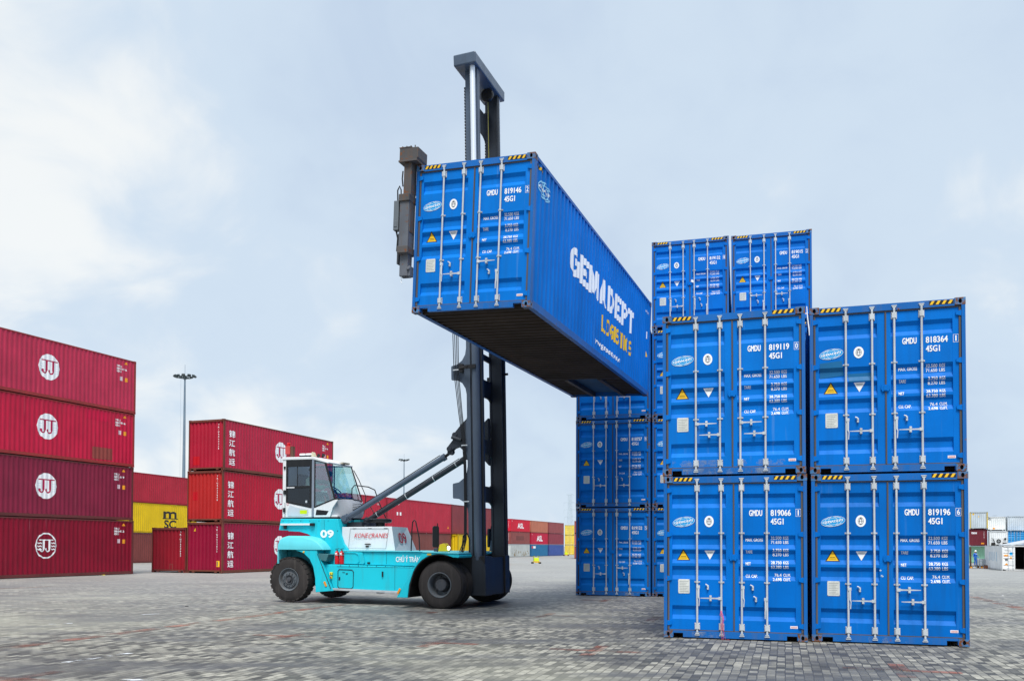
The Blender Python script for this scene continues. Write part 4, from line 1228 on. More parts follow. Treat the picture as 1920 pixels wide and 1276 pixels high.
# refrigerated unit with its machinery end
reef = plain_container(P((0.74, 0.76, 0.76), 0.1, 0), TM(proj_x(1855, 138), 138, zr+2.35, -0.5), 'white refrigerated container showing its dark fan unit', gR, 2.5, 6.058, 'wall', False)
mb = MB()
mb.prism([(0.55, 1.45), (1.9, 1.45), (1.62, 0.5), (0.82, 0.5)], -0.05, 0.04, 'y', 0)
mb.box(0.25, 0.72, -0.06, 0.04, 0.25, 0.75, 1); mb.box(1.75, 2.3, -0.06, 0.04, 0.30, 0.75, 1); mb.box(0.9, 1.5, -0.06, 0.04, 0.28, 0.44, 1); mb.box(1.95, 2.2, -0.06, 0.04, 1.2, 1.45, 1)
mb.lathe([(0.0, 0.30), (-0.06, 0.28), (-0.06, 0.20), (-0.02, 0.19)], (1.22, -0.052, 0.98), 'y', 20, 1)
mb.lathe([(0.0, 0.17), (-0.05, 0.16)], (1.22, -0.07, 0.98), 'y', 20, 2)
mb.tube([(0.3, -0.07, 1.5), (0.6, -0.07, 1.0), (0.8, -0.07, 0.5)], 0.03, 6, 1)
build(mb, 'refrigeration_unit', [paint('unit_white', (0.7, 0.72, 0.72)), BLACK, paint('fan_grey', (0.25, 0.27, 0.28))], reef)
plain_container(P((0.50, 0.40, 0.05), 0.4), TM(proj_x(1869.5, 150), 150, zr+5.25, -0.5), 'olive yellow container with barred doors right of the white 45 one', gR, 1.95, 6.058, 'door', False)
plain_container(P((0.55, 0.60, 0.63), 0.1, 0), TM(proj_x(1889, 141), 141, zr+4.9, -0.5), 'light grey smooth container at the far right, over a blue one', gR, 2.3, 6.058, 'wall', False)
plain_container(P((0.02, 0.26, 0.58), 0.1, 0.3), TM(proj_x(1887.5, 140), 140, zr+2.9, -0.5), 'sky blue container under the light grey one at the right edge', gR, 1.95, 6.058, 'door', False)
plain_container(P((0.30, 0.02, 0.03), 0.1, 0), TM(proj_x(1905, 146), 139.2, zr+3.95, -0.5), 'narrow red container band at the far right edge under the grey one', gR, 0.7+0.6, 6.058, 'wall', False)
# slanted shed roof at the very edge
mb = MB(); mb.prism([(0, 2.6), (3.5, 3.3), (3.5, 3.45), (0, 2.75)], 0, 3, 'y', 0); mb.box(0.9, 3.5, 0.1, 2.9, 0.0, 2.75, 1)
o = build(mb, 'lean_to_shed', [paint('shed_roof', (0.5, 0.53, 0.56)), paint('shed_dark', (0.05, 0.06, 0.08))]); o.matrix_world = TM(proj_x(1896, 128), 128, zr+0.0, 0); tag(o, 'small dark lean-to with a slanted grey roof behind the open white container', 'shed')

# the open white container in front of them
wx, wy = proj_x(1878, 95), 95
wm, wf = P((0.76, 0.77, 0.77), 0.15, 0.0)
root = thing('shipping_container', 'white container at the right edge with one door open on a dark inside', 'shipping container', TM(wx, wy, -0.74, -0.39), gR)
inst(frame_mesh(2.591, 12.192, True, True), 'frame', root, [wf])
lw = inst(side_mesh(2.591, 12.192, True), 'side_wall', root, [wm]); inst(side_mesh(2.591, 12.192, False), 'side_wall', root, [wm])
inst(endwall_mesh(2.591, 12.132, -1), 'end_wall', root, [wm]); inst(roof_mesh(2.591, 12.192), 'roof', root, [wm]); inst(floor_mesh(12.192, False), 'floor', root, [UNDER, UNDER])
dl = inst(door_leaf_mesh(2.591, False), 'door', root, [wm])
for x in (0.588, 1.005):
    b = inst(bar_mesh(2.591), 'locking_bar', dl, [GALV]); b.location = (x, 0, 0)
mb = MB(); mb.box(-0.05, 0.0, -1.14, 0.0, 0.13, 2.46)
do = build(mb, 'door', [wm], root); do.location = (CW+0.05, 0.02, 0); do['label'] = 'open door swung out to the side'
mb = MB(); mb.box(0.08, CW-0.08, 2.4, 2.45, 0.17, 2.5); build(mb, 'dark_inside_sheet', [BLACKHOLE], root)  # black sheet standing in for the shade deep inside the container
d = Decal(); d.ell(0.40, 1.55, 0.24, 0.10, 0, 1); d.poly([(0.22, 0.55), (0.62, 0.55), (0.42, 0.78)], 0, 1); d.rect(0.28, 0.55, 1.0, 1.25, 1, 1); d.ell(0.85, 1.75, 0.16, 0.16, 2, 1); d.ell(0.83, 1.32, 0.08, 0.14, 0, 1); d.text('TRIU', 0.25, 2.0, 0.12, width=0.6, mi=1)
inst(d.mesh('door_label', DOORPLACE, 3, [z for z, _ in BBR], 1, DOORF), 'door_label', dl, [ORANGE, GREYINK, CYAN])
bk, f = side_text(2.591, 12.192)
d = Decal()
for i in range(5): d.rect(3.2+i*1.3, 3.7+i*1.3, 0.9+0.1*(i % 2), 1.9, 0, 1)
inst(d.mesh('lettering', lambda u, v, o: (0.012-o, 12.192-u, v), 1, [12.192-b for b in bk], 0, lambda y: f(12.192-y)), 'lettering', root, [paint('faint_blue_print', (0.45, 0.58, 0.68), 0.6, 0.3)])

# low grey blocks and a post beside the worker
conc = paint('grey_blocks', (0.45, 0.50, 0.55), 0.7, 0.3)
for i in range(3):
    mb = MB(); mb.box(0, 1.35, 0, 0.8, i*0.36, i*0.36+0.34)
    o = build(mb, 'concrete_block', [conc], bevel=0.03); o.matrix_world = TM(proj_x(1834, 106), 106, -0.74, -0.1)
    tag(o, ('lowest', 'middle', 'top')[i]+' of three pale grey blocks stacked right of the worker in blue', 'concrete block', 'pale blocks by the worker')
mb = MB(); mb.tube([(0, 0, 0), (0, 0, 2.4)], 0.09, 8); mb.box(-0.16, 0.16, -0.16, 0.16, 0, 0.12)
o = build(mb, 'post', [paint('brown_post', (0.09, 0.045, 0.03), 0.7, 0.3)]); o.matrix_world = TM(proj_x(1819.5, 106), 106, -0.74, 0); tag(o, 'dark brown post standing left of the worker in blue', 'post')
mb = MB(); mb.box(-0.16, 0.16, -0.16, 0.16, 0.0, 0.34, 0); mb.box(-0.14, 0.14, -0.14, 0.14, 0.34, 0.40, 1)
o = build(mb, 'crate', [paint('crate_brown', (0.20, 0.07, 0.035), 0.7, 0.3), BLACK], bevel=0.02); o.matrix_world = TM(proj_x(1848, 103), 103, -0.74, 0); tag(o, 'small brown crate against the left end of the open white container', 'crate')

# ------------------------------------------------------------------ light masts and pylon
STEEL = paint('mast_steel', (0.16, 0.22, 0.28), 0.5, 0.2)
DARKMET = paint('floodlight_metal', (0.035, 0.05, 0.055), 0.5, 0.2)
def light_mast(x, y, h, label):
    root = thing('light_mast', label, 'light mast', TM(x, y, gz(x, y), 0), 'high floodlight masts over the yard')
    mb = MB(); mb.tube([(0, 0, 0), (0, 0, h*0.5), (0, 0, h)], [0.34, 0.25, 0.13], 12); build(mb, 'pole', [STEEL], root, True)
    mb = MB(); mb.box(-0.5, 0.5, -0.5, 0.5, 0, 0.3); build(mb, 'base', [paint('footing', (0.4, 0.4, 0.38))], root)
    mb = MB()
    n = 24; rr_ = 1.25
    pts = [(rr_*math.cos(2*math.pi*k/n), rr_*math.sin(2*math.pi*k/n), h-0.1) for k in range(n+1)]
    mb.tube(pts, 0.07, 8)
    for k in range(6): a = math.pi*k/3; mb.tube([(0, 0, h-0.1), (rr_*math.cos(a), rr_*math.sin(a), h-0.1)], 0.05, 6)
    mb.tube([(0, 0, h-0.4), (0, 0, h+0.15)], 0.3, 10)
    build(mb, 'lamp_ring', [DARKMET], root)
    for k in range(12):
        a = 2*math.pi*(k+0.3)/12
        mb = MB(); mb.prism([(-0.30, -0.10), (0.30, -0.10), (0.24, 0.12), (-0.24, 0.12)], 0, 0.26, 'y'); mb.box(-0.05, 0.05, -0.1, 0.1, 0.1, 0.3)
        o = build(mb, 'floodlight', [DARKMET], root)
        o.matrix_local = Matrix.Translation((1.62*math.cos(a), 1.62*math.sin(a), h+random.uniform(-0.15, 0.1))) @ Matrix.Rotation(a-math.pi/2, 4, 'Z') @ Matrix.Rotation(R(random.uniform(30, 60)), 4, 'X')
    mb = MB(); mb.tube([(0, 0, h+0.15), (0, 0, h+2.0)], 0.03, 6); mb.tube([(-0.65, 0, h-0.2), (-0.62, 0, h*0.3)], 0.012, 4); build(mb, 'lightning_rod', [STEEL], root)
d = 150; light_mast(proj_x(343.3, d), d, 1.65+(1019-696)/F_PX*d, 'tall grey light mast with a ring of floodlights behind the crimson stack')
d = 300; light_mast(proj_x(757, d), d, 1.65+0.75+(1021-862)/F_PX*d, 'small distant light mast seen between the cab and the lifting mast')

PYL = paint('hazed_pylon_steel', (0.42, 0.50, 0.55), 0.6, 0)  # paler than bare steel, distance haze put into the colour
def pylon(x, y, h):
    root = thing('transmission_tower', 'pale lattice power pylon on the horizon above the far yellow stack', 'pylon', TM(x, y, -0.75, 0.3))
    mb = MB()
    def wv(z): return 3.2*(1-z/h)+0.7 if z < h*0.7 else 1.6
    r = 0.13
    zs = [h*k/12 for k in range(13)]
    for sx in (-1, 1):
        for sy in (-1, 1):
            mb.tube([(sx*wv(z)/1, sy*wv(z), z) for z in zs], r, 4)
    for a, b in zip(zs, zs[1:]):
        for s in (-1, 1):
            mb.tube([(-wv(a), s*wv(a), a), (wv(b), s*wv(b), b)], r*0.6, 4); mb.tube([(wv(a), s*wv(a), a), (-wv(b), s*wv(b), b)], r*0.6, 4)
            mb.tube([(s*wv(a), -wv(a), a), (s*wv(b), wv(b), b)], r*0.6, 4)
    build(mb, 'tower_body', [PYL], root)
    for z, wd in ((0.99, 4.5), (0.84, 7.2), (0.71, 7.4), (0.57, 6.8)):
        mb = MB()
        for s in (-1, 1):
            mb.tube([(0, s*0.8, h*z+1.6), (wd, 0, h*z)], r*0.8, 4); mb.tube([(0, s*0.8, h*z+1.6), (-wd, 0, h*z)], r*0.8, 4)
            mb.tube([(0, s*0.8, h*z-0.3), (wd, 0, h*z)], r*0.7, 4); mb.tube([(0, s*0.8, h*z-0.3), (-wd, 0, h*z)], r*0.7, 4)
        if z < 0.9:
            mb.tube([(wd, 0, h*z), (wd, 0, h*z-4)], r*0.7, 4); mb.tube([(-wd, 0, h*z), (-wd, 0, h*z-4)], r*0.7, 4)
        build(mb, 'cross_arm', [PYL], root)
d = 1000; pylon(proj_x(1069, d), d, 2.4+(1024-928)/F_PX*d)

# small fluorescent items on the yard
FLUO = paint('fluorescent_yellow', (0.62, 0.80, 0.02), 0.5, 0.1)
def trolley(x, y, label, s=1.0):
    root = thing('floor_trolley', label, 'trolley', TM(x, y, gz(x, y), 0.1) @ Matrix.Scale(s, 4), 'small fluorescent trolleys far off on the yard')
    mb = MB(); mb.box(-0.36, 0.36, -0.3, 0.3, 0.16, 0.24); mb.box(-0.18, 0.18, -0.34, -0.3, 0.10, 0.24); build(mb, 'base', [paint('trolley_base', (0.75, 0.42, 0.02))], root, bevel=0.01)
    mb = MB(); mb.prism([(-0.26, 0.26), (0.26, 0.26), (0.24, 0.62), (-0.24, 0.62)], -0.24, 0.24, 'y'); build(mb, 'body', [FLUO], root, bevel=0.03)
    for sx in (-1, 1):
        mb = MB(); mb.tube([(sx*0.27, 0, 0.24), (sx*0.27, 0, 0.76), (sx*0.14, 0, 0.80)], 0.03, 8); mb.box(sx*0.27-0.09, sx*0.27+0.09, -0.05, 0.05, 0.68, 0.74); build(mb, 'arm', [paint('arm_olive', (0.3, 0.36, 0.04))], root)
        for sy in (-1, 1):
            mb = MB(); mb.tube([(sx*0.30, sy*0.22, 0.09), (sx*0.48, sy*0.22, 0.09)], 0.09, 12); build(mb, 'wheel', [BLACK], root)
trolley(proj_x(1005.5, 96), 96, 'fluorescent yellow trolley on black wheels standing alone on the open yard')
trolley(proj_x(1061.5, 215), 215, 'tiny yellow trolley in front of the far yellow stack', 1.3)

def litter(X, Y, label, mat, s, name='scrap', cat='scrap'):
    x, y = on_ground(X, Y); mb = MB()
    n = 10
    top = []; vs = []
    for k in range(n):
        a = 2*math.pi*k/n; r0 = s*random.uniform(0.6, 1.1); vs.append((r0*math.cos(a), r0*0.7*math.sin(a), 0.003))
    for k in range(n):
        a = 2*math.pi*k/n; r0 = s*random.uniform(0.25, 0.6); vs.append((r0*math.cos(a), r0*0.7*math.sin(a), s*random.uniform(0.15, 0.4)))
    vs.append((0, 0, s*0.3))
    fs = [(i, (i+1) % n, n+(i+1) % n, n+i) for i in range(n)]+[(n+i, n+(i+1) % n, 2*n) for i in range(n)]
    mb.add(vs, fs); o = build(mb, name, [mat], smooth=True); o.location = (x, y, 0); tag(o, label, cat)
litter(190, 1077.5, 'crumpled bright yellow rag on the ground before the left crimson stack', paint('yellow_rag', (0.8, 0.65, 0.02)), 0.22, 'rag', 'rag')
litter(350, 1136, 'small black scrap lying alone on the pale paving', BLACK, 0.06)
litter(1880, 1116, 'tiny white scrap on the paving right of the near blue stack', WHITE, 0.04)

# ------------------------------------------------------------------ the lift truck (x forward, y away from camera, z up)
TQ = paint('turquoise_paint', (0.010, 0.54, 0.66), 0.36, 0.52, (0.06, 0.26, 0.28), 0.0, 0.05)
TQL = paint('light_turquoise_paint', (0.12, 0.62, 0.70), 0.34, 0.15, (0.08, 0.30, 0.34), 0, 0.05)  # lighter turquoise for deck, rear fender, counterweight and fender tops
TQD = paint('shaded_turquoise', (0.01, 0.19, 0.23), 0.5, 0.4, (0.02, 0.05, 0.06), 0, 0.1)  # body turquoise darkened, wheel-well shade put into the colour
CABW = paint('cab_white', (0.72, 0.74, 0.75), 0.38, 0.18, (0.42, 0.43, 0.43), 0, 0.04)
HOODW = paint('hood_white', (0.66, 0.70, 0.73), 0.40, 0.22, (0.38, 0.40, 0.41), 0, 0.05)
HOODG = paint('grey_panel', (0.40, 0.43, 0.47), 0.45, 0.2, (0.25, 0.26, 0.28), 0, 0.05)
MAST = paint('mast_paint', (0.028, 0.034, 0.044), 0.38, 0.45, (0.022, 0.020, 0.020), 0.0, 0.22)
MASTB = paint('mast_blue_sheen', (0.080, 0.108, 0.150), 0.26, 0.35, (0.045, 0.055, 0.07), 0.0, 0.15)  # blue-grey sheen of the near mast faces put into the paint colour
GREASE = paint('greasy_steel', (0.016, 0.015, 0.016), 0.30, 0.5, (0.05, 0.045, 0.04), 0, 0.3)
CHROME = paint('chromed_rod', (0.78, 0.82, 0.86), 0.30, 0.03, metal=0.35, var=0.02, spec=0.5)
TYRE = paint('tyre_rubber', (0.030, 0.026, 0.025), 0.72, 0.6, (0.075, 0.066, 0.060), 0, 0.25, scale=2)
RIM = paint('rim_steel', (0.10, 0.115, 0.13), 0.5, 0.6, (0.16, 0.12, 0.09), 0.05, 0.25, scale=3)
HUBM = paint('hub_grey', (0.06, 0.065, 0.075), 0.5, 0.5, (0.12, 0.10, 0.09), 0, 0.2, scale=3)
BLK = paint('black_trim', (0.015, 0.016, 0.018), 0.35, 0.2, (0.05, 0.05, 0.05), 0, 0.1)
SPRD = paint('spreader_steel', (0.11, 0.12, 0.14), 0.5, 0.7, (0.13, 0.085, 0.055), 0.22, 0.25, scale=1.6)
SPRR = paint('rusty_spreader_steel', (0.085, 0.080, 0.080), 0.6, 0.7, (0.15, 0.080, 0.040), 0.36, 0.25, scale=1.6)
REDP = paint('extinguisher_red', (0.55, 0.008, 0.015), 0.25, 0.1, var=0.05)
CRIMT = paint('crimson_lettering', (0.30, 0.015, 0.03), 0.5, 0.1)
REDT = paint('red_lettering', (0.60, 0.025, 0.04), 0.5, 0.1)

def glass(name, tint, alpha_mix=0.72):
    m = bpy.data.materials.new(name); m.use_nodes = True; t = m.node_tree; t.nodes.clear()
    o = t.nodes.new('ShaderNodeOutputMaterial'); mix = t.nodes.new('ShaderNodeMixShader'); tr = t.nodes.new('ShaderNodeBsdfTransparent'); gl = t.nodes.new('ShaderNodeBsdfGlossy')
    tr.inputs[0].default_value = (*tint, 1); gl.inputs[0].default_value = (0.9, 0.95, 1, 1); gl.inputs['Roughness'].default_value = 0.03
    fr = t.nodes.new('ShaderNodeFresnel'); fr.inputs[0].default_value = 1.5
    ma = t.nodes.new('ShaderNodeMath'); ma.operation = 'MULTIPLY_ADD'; ma.inputs[1].default_value = 1.0; ma.inputs[2].default_value = alpha_mix; ma.use_clamp = True
    t.links.new(fr.outputs[0], ma.inputs[0]); t.links.new(ma.outputs[0], mix.inputs[0]); t.links.new(tr.outputs[0], mix.inputs[1]); t.links.new(gl.outputs[0], mix.inputs[2]); t.links.new(mix.outputs[0], o.inputs[0])
    return m
GLASS = glass('cab_glass', (0.76, 0.94, 0.93), 0.13)
GLASSD = glass('dark_door_glass', (0.20, 0.22, 0.24), 0.02)
GLASSM = glass('door_window_glass', (0.86, 0.90, 0.94), 0.02)

TYAW = -0.377
TRK = TM(-4.48, 27.46, 0.0, TYAW)
T = thing('container_handler', 'turquoise lift truck number 09 with white cab and tall mast holding a container aloft', 'lift truck', TRK)

# --- wheels
def tyre_mb(r, wd, rimr, lugs):
    mb = MB()
    h = wd/2
    mb.lathe([(-h*0.86, rimr), (-h*0.99, rimr+0.03), (-h, rimr+(r-rimr)*0.45), (-h*0.94, r-0.075), (-h*0.80, r-0.018), (-h*0.35, r-0.004), (0, r), (h*0.35, r-0.004), (h*0.80, r-0.018), (h*0.94, r-0.075), (h, rimr+(r-rimr)*0.45), (h*0.99, rimr+0.03), (h*0.86, rimr)], (0, 0, 0), 'y', 72, caps=False)
    if lugs:
        n = 26
        for k in range(n):
            for s in (-1, 1):
                a = 2*math.pi*(k+(0.5 if s > 0 else 0))/n
                M = Matrix.Rotation(a, 4, 'Y')
                q = MB(); q.prism([(-0.056, r-0.045), (0.056, r-0.045), (0.052, r-0.002), (-0.052, r-0.002)], s*h*0.945, s*h*0.12, 'y')
                mb.add([M @ Vector(v) for v in q.v], q.f)
    else:
        for yy in (-0.55, -0.2, 0.2, 0.55):
            mb.lathe([(h*yy-0.03, r-0.004), (h*yy-0.026, r+0.008), (h*yy+0.026, r+0.008), (h*yy+0.03, r-0.004)], (0, 0, 0), 'y', 72, caps=False)
    return mb
RT = tyre_mb(0.640, 0.40, 0.315, True).mesh('tyre', 1, True)
FT = tyre_mb(0.612, 0.40, 0.315, False).mesh('tyre', 1, True)
def rim_flat():
    mb = MB(); h = 0.2
    mb.lathe([(-h*0.90, 0.318), (-h*1.02, 0.330), (-h*1.04, 0.318), (-h*0.95, 0.295), (-h*0.75, 0.285), (-h*0.62, 0.27), (-h*0.66, 0.235), (-h*0.80, 0.222), (-h*0.80, 0.10)], (0, 0, 0), 'y', 48, caps=False)
    mb.lathe([(h*0.9, 0.318), (h*0.5, 0.29), (-h*0.2, 0.28)], (0, 0, 0), 'y', 48, caps=False)
    for k in range(12):
        a = 2*math.pi*k/12; x, z = 0.182*math.cos(a), 0.182*math.sin(a)
        mb.lathe([(-h*0.8, 0.017), (-h*1.0, 0.015)], (x, 0, z), 'y', 8)
    return mb
def rim_deep(flip=1):
    mb = MB(); h = 0.2
    mb.lathe([(-h*0.90, 0.318), (-h*1.03, 0.333), (-h*1.05, 0.316), (-h*0.9, 0.292), (-h*0.3, 0.280), (h*0.35, 0.262), (h*0.45, 0.16)], (0, 0, 0), 'y', 48, caps=False)
    mb.lathe([(h*0.9, 0.318), (h*1.03, 0.333), (h*0.9, 0.29), (h*0.5, 0.265)], (0, 0, 0), 'y', 48, caps=False)
    for k in range(10):
        a = 2*math.pi*k/10; x, z = 0.225*math.cos(a), 0.225*math.sin(a)
        mb.lathe([(h*0.4, 0.017), (h*0.05, 0.014)], (x, 0, z), 'y', 8)
    return mb
def wheel(x, y, r, tm, deep, side, kind='wheel'):
    wroot = bpy.data.objects.new(kind, None); COL.objects.link(wroot); wroot.parent = T
    wroot.matrix_local = Matrix.Translation((x, y, r)) @ (Matrix.Rotation(math.pi, 4, 'Z') if side > 0 else Matrix.Identity(4))
    t_ = inst(tm, 'tyre', wroot, [TYRE])
    build(rim_deep() if deep else rim_flat(), 'rim', [RIM], wroot, True)
    mb = MB()
    if deep: mb.lathe([(0.13, 0.20), (-0.02, 0.165), (-0.10, 0.160), (-0.125, 0.145), (-0.13, 0.0)], (0, 0, 0), 'y', 32); 
    else: mb.lathe([(-0.13, 0.135), (-0.19, 0.125), (-0.165, 0.10), (-0.15, 0.07), (-0.21, 0.06), (-0.215, 0.0)], (0, 0, 0), 'y', 32)
    if deep:
        for k in range(8): a = 2*math.pi*k/8; mb.lathe([(-0.12, 0.012), (-0.14, 0.010)], (0.12*math.cos(a), 0, 0.12*math.sin(a)), 'y', 8)
    build(mb, 'hub', [HUBM], wroot, True)
for s in (-1, 1):
    wheel(0.0, 1.20*s, 0.655, RT, False, s)
    wheel(4.95, 1.85*s, 0.618, FT, True, s)
    wheel(4.95, 1.40*s, 0.618, FT, True, s)
mb = MB(); mb.tube([(4.95, -1.6, 0.618), (4.95, 1.6, 0.618)], 0.17, 14); mb.box(4.6, 5.3, -0.5, 0.5, 0.35, 0.95); mb.tube([(0, -1.0, 0.655), (0, 1.0, 0.655)], 0.13, 12); mb.box(-0.3, 0.4, -0.45, 0.45, 0.45, 0.95)
build(mb, 'axle', [GREASE], T, True)

# --- chassis and body
mb = MB()
mb.prism([(1.10, 1.10), (4.15, 1.05), (3.80, 0.38), (1.40, 0.43)], -1.30, 1.30)
mb.prism([(1.62, 1.10), (4.9, 1.06), (4.9, 1.46), (1.75, 1.46)], -1.17, 1.17)
mb.box(-0.30, 1.3, -0.72, 0.72, 0.55, 1.25)
mb.box(3.8, 5.05, -1.12, 1.12, 0.55, 1.06)
build(mb, 'chassis', [TQ], T, bevel=0.018)
mb = MB(); mb.box(1.55, 5.15, -1.22, 1.22, 1.462, 1.487); mb.box(4.6, 5.35, -1.20, 1.20, 1.40, 1.458)
build(mb, 'deck', [TQL], T, bevel=0.006)
mb = MB(); mb.prism([(1.62, 1.12), (2.28, 1.11), (2.33, 1.16), (2.25, 1.44), (1.80, 1.46), (1.62, 1.40)], -1.215, -1.16)
mb.tube([(1.35, -1.235, 1.44), (2.05, -1.235, 1.43), (2.14, -1.235, 1.38), (2.17, -1.235, 1.20), (2.10, -1.235, 1.13)], 0.010, 6)
build(mb, 'side_panel', [TQ], T, bevel=0.012)
mb = MB(); mb.prism([(1.36, 0.435), (3.84, 0.385), (3.79, 0.325), (1.40, 0.375)], -1.335, -1.12); build(mb, 'running_board', [paint('aluminium_step', (0.50, 0.53, 0.55), 0.4, 0.3, metal=0.3)], T, bevel=0.006)
mb = MB(); mb.prism([(0, 0), (0.28, 0), (0.22, -0.07), (0.05, -0.07)], -0.9, -0.75); o = build(mb, 'drain_box', [BLK], T); o.location = (2.6, -0.2, 0.38)

def arc(cx_, cz, r, a0, a1, n): return [(cx_+r*math.cos(R(a0+(a1-a0)*i/n)), cz+r*math.sin(R(a0+(a1-a0)*i/n))) for i in range(n+1)]
# pylon arm that carries the cab back over the rear wheels
arm = [(-0.53, 2.40), (1.36, 2.38), (1.41, 2.17), (1.46, 1.92), (1.55, 1.68), (1.68, 1.53), (1.72, 1.46), (1.72, 1.10), (1.12, 1.10), (0.98, 1.22), (0.90, 1.45), (0.78, 1.66), (0.60, 1.83), (0.38, 1.95), (0.10, 2.02), (-0.28, 2.035), (-0.30, 2.06), (-0.60, 2.06)]
mb = MB(); mb.prism(arm, -1.02, 1.02)
build(mb, 'cab_support', [TQ], T, bevel=0.02)
mb = MB(); mb.box(-0.50, 0.50, -1.10, -1.02, 2.20, 2.255, 0); mb.box(0.50, 0.62, -1.12, -1.02, 2.18, 2.265, 1); mb.box(-0.40, -0.32, -1.08, -1.02, 2.10, 2.20, 1); build(mb, 'step_rail', [CABW, BLK], T, bevel=0.006)
# rear fender: rounded hood over the rear wheel
sec = [(-0.36, 1.50), (-0.355, 1.66), (-0.31, 1.78), (-0.22, 1.86), (-0.08, 1.90), (0.50, 1.895), (0.78, 1.84), (0.98, 1.73), (1.12, 1.57), (1.15, 1.50)]
mb = MB()
ybs = [(-1.46, 0.80, 0.10), (-1.44, 0.90, 0.05), (-1.38, 0.97, 0.02), (-1.28, 1.0, 0), (1.28, 1.0, 0), (1.38, 0.97, 0.02), (1.44, 0.90, 0.05), (1.46, 0.80, 0.10)]
vs = []
for y, k, ins in ybs:
    for (x, z) in sec:
        vs.append((0.35+(x-0.35)*(1-ins*0.25), y, 1.50+(z-1.50)*k))
n = len(sec); fs = []
for i in range(len(ybs)-1):
    for j in range(n-1): fs.append((i*n+j, i*n+j+1, (i+1)*n+j+1, (i+1)*n+j))
    fs.append((i*n+n-1, i*n, (i+1)*n, (i+1)*n+n-1))
fs.append(list(range(n))); fs.append([(len(ybs)-1)*n+j for j in range(n)][::-1])
mb.add(vs, fs)
build(mb, 'rear_fender', [TQL], T, True, bevel=0.01)
mb = MB(); mb.box(-0.37, -0.33, -1.43, 1.43, 1.10, 1.495); mb.box(-0.42, -0.365, -1.30, 1.30, 0.75, 1.52)
build(mb, 'counterweight', [TQL], T, bevel=0.01)
mb = MB(); mb.box(-0.33, 0.95, -1.0, -0.96, 0.9, 1.49); mb.box(-0.33, 0.95, 0.96, 1.0, 0.9, 1.49); mb.tube([(-0.20, -1.04, 1.38), (-0.20, -0.98, 1.38)], 0.06, 12); build(mb, 'wheel_well', [TQD], T)
strut = [(0.22, 1.495), (0.50, 1.41), (0.70, 1.24), (0.82, 1.02), (0.885, 0.70), (0.90, 0.31), (1.42, 0.36), (1.30, 0.62), (1.13, 1.05), (0.95, 1.40), (0.93, 1.495)]
for s in (-1, 1):
    mb = MB(); mb.prism(strut, s*1.44, s*1.06); build(mb, 'mudguard', [TQ], T, bevel=0.012)
mb = MB(); mb.tube([(0.96, -1.452, 1.40), (1.40, -1.452, 0.42)], 0.009, 6); build(mb, 'edge_seam', [BLK], T)
mb = MB(); mb.prism([(0.98, 1.40), (1.30, 1.38), (1.22, 1.18), (1.02, 1.22)], -1.42, -1.05); build(mb, 'step', [paint('dark_step', (0.05, 0.16, 0.18), 0.5, 0.3)], T, bevel=0.01)
# front fenders
ff = [(3.74, 0.27), (4.06, 0.27), (4.10, 0.60)]+arc(4.95, 0.62, 0.80, 165, 72, 10)+[(5.34, 1.335), (5.50, 1.325), (5.52, 1.37), (5.50, 1.42), (4.60, 1.455), (4.48, 1.45)]
for s in (-1, 1):
    fx = (lambda p: p) if s < 0 else (lambda p: [(min(a, 5.22), b) for a, b in p])
    mb = MB(); mb.prism(fx(ff), s*2.10, s*1.20); build(mb, 'front_fender', [TQ], T, bevel=0.012 if s < 0 else 0)
    lin = arc(4.95, 0.62, 0.797, 168, 72, 10); inn = arc(4.95, 0.62, 0.775, 168, 72, 10)
    mb = MB(); mb.prism([(4.07, 0.275), (4.115, 0.60)]+lin+inn[::-1]+[(4.14, 0.60), (4.09, 0.275)], s*2.085, s*1.21); build(mb, 'fender_liner', [BLACK], T)
    mb = MB(); mb.prism(fx([(4.50, 1.455), (5.51, 1.424), (5.51, 1.452), (4.46, 1.482)]), s*2.12, s*1.235); build(mb, 'fender_top', [TQL], T, bevel=0.005)
for s in (-1, 1):
    mb = MB(); mb.box(4.12, 5.5, s*1.18-0.01, s*1.18+0.01, 0.40, 1.38); build(mb, 'wheel_well', [BLACK], T)
# hood
mb = MB()
hv = [(1.45, -0.93, 2.15), (3.02, -0.93, 2.16), (2.86, 0.42, 2.16), (1.45, 0.93, 2.15), (1.45, -0.93, 1.487), (3.15, -0.97, 1.487), (3.12, 0.52, 1.487), (1.45, 0.93, 1.487)]
mb.add(hv, [(0, 1, 2, 3), (4, 5, 1, 0), (7, 4, 0, 3), (6, 7, 3, 2), (7, 6, 5, 4)], 0)
mb.add([hv[5], hv[6], hv[2], hv[1]], [(0, 1, 2, 3)], 1)
hood = build(mb, 'engine_hood', [HOODW, HOODG], T, bevel=0.012)
HP = lambda u, v, o: (u, -0.93-0.045*(2.16-v)/0.67-o-0.002, v)
d = Decal()
d.text('KONE', 1.86, 1.85, 0.125, width=0.41, mi=0, shear=0.22); d.text('C', 2.292, 1.835, 0.130, width=0.105, mi=0, shear=0.22); d.text('RANES', 2.405, 1.85, 0.125, width=0.50, mi=0, shear=0.22)
for a, b in (((1.68, 1.56), (2.86, 1.55)), ((2.86, 1.55), (2.93, 2.10)), ((2.93, 2.10), (1.72, 2.11)), ((1.72, 2.11), (1.68, 1.56))): d.stroke([a, b], 0.012, 1, 1)
for u in (1.80, 2.28, 2.78): d.rect(u, u+0.12, 2.10, 2.116, 2, 2)
d.poly([(2.18, 1.66), (2.23, 1.685), (2.36, 1.685), (2.41, 1.66), (2.37, 1.65), (2.22, 1.65)], 2, 2); d.rect(2.23, 2.33, 1.58, 1.63, 2, 2)
inst(d.mesh('lettering', HP, 3), 'lettering', hood, [REDT, paint('panel_gap', (0.30, 0.32, 0.34), 0.6), BLACK])
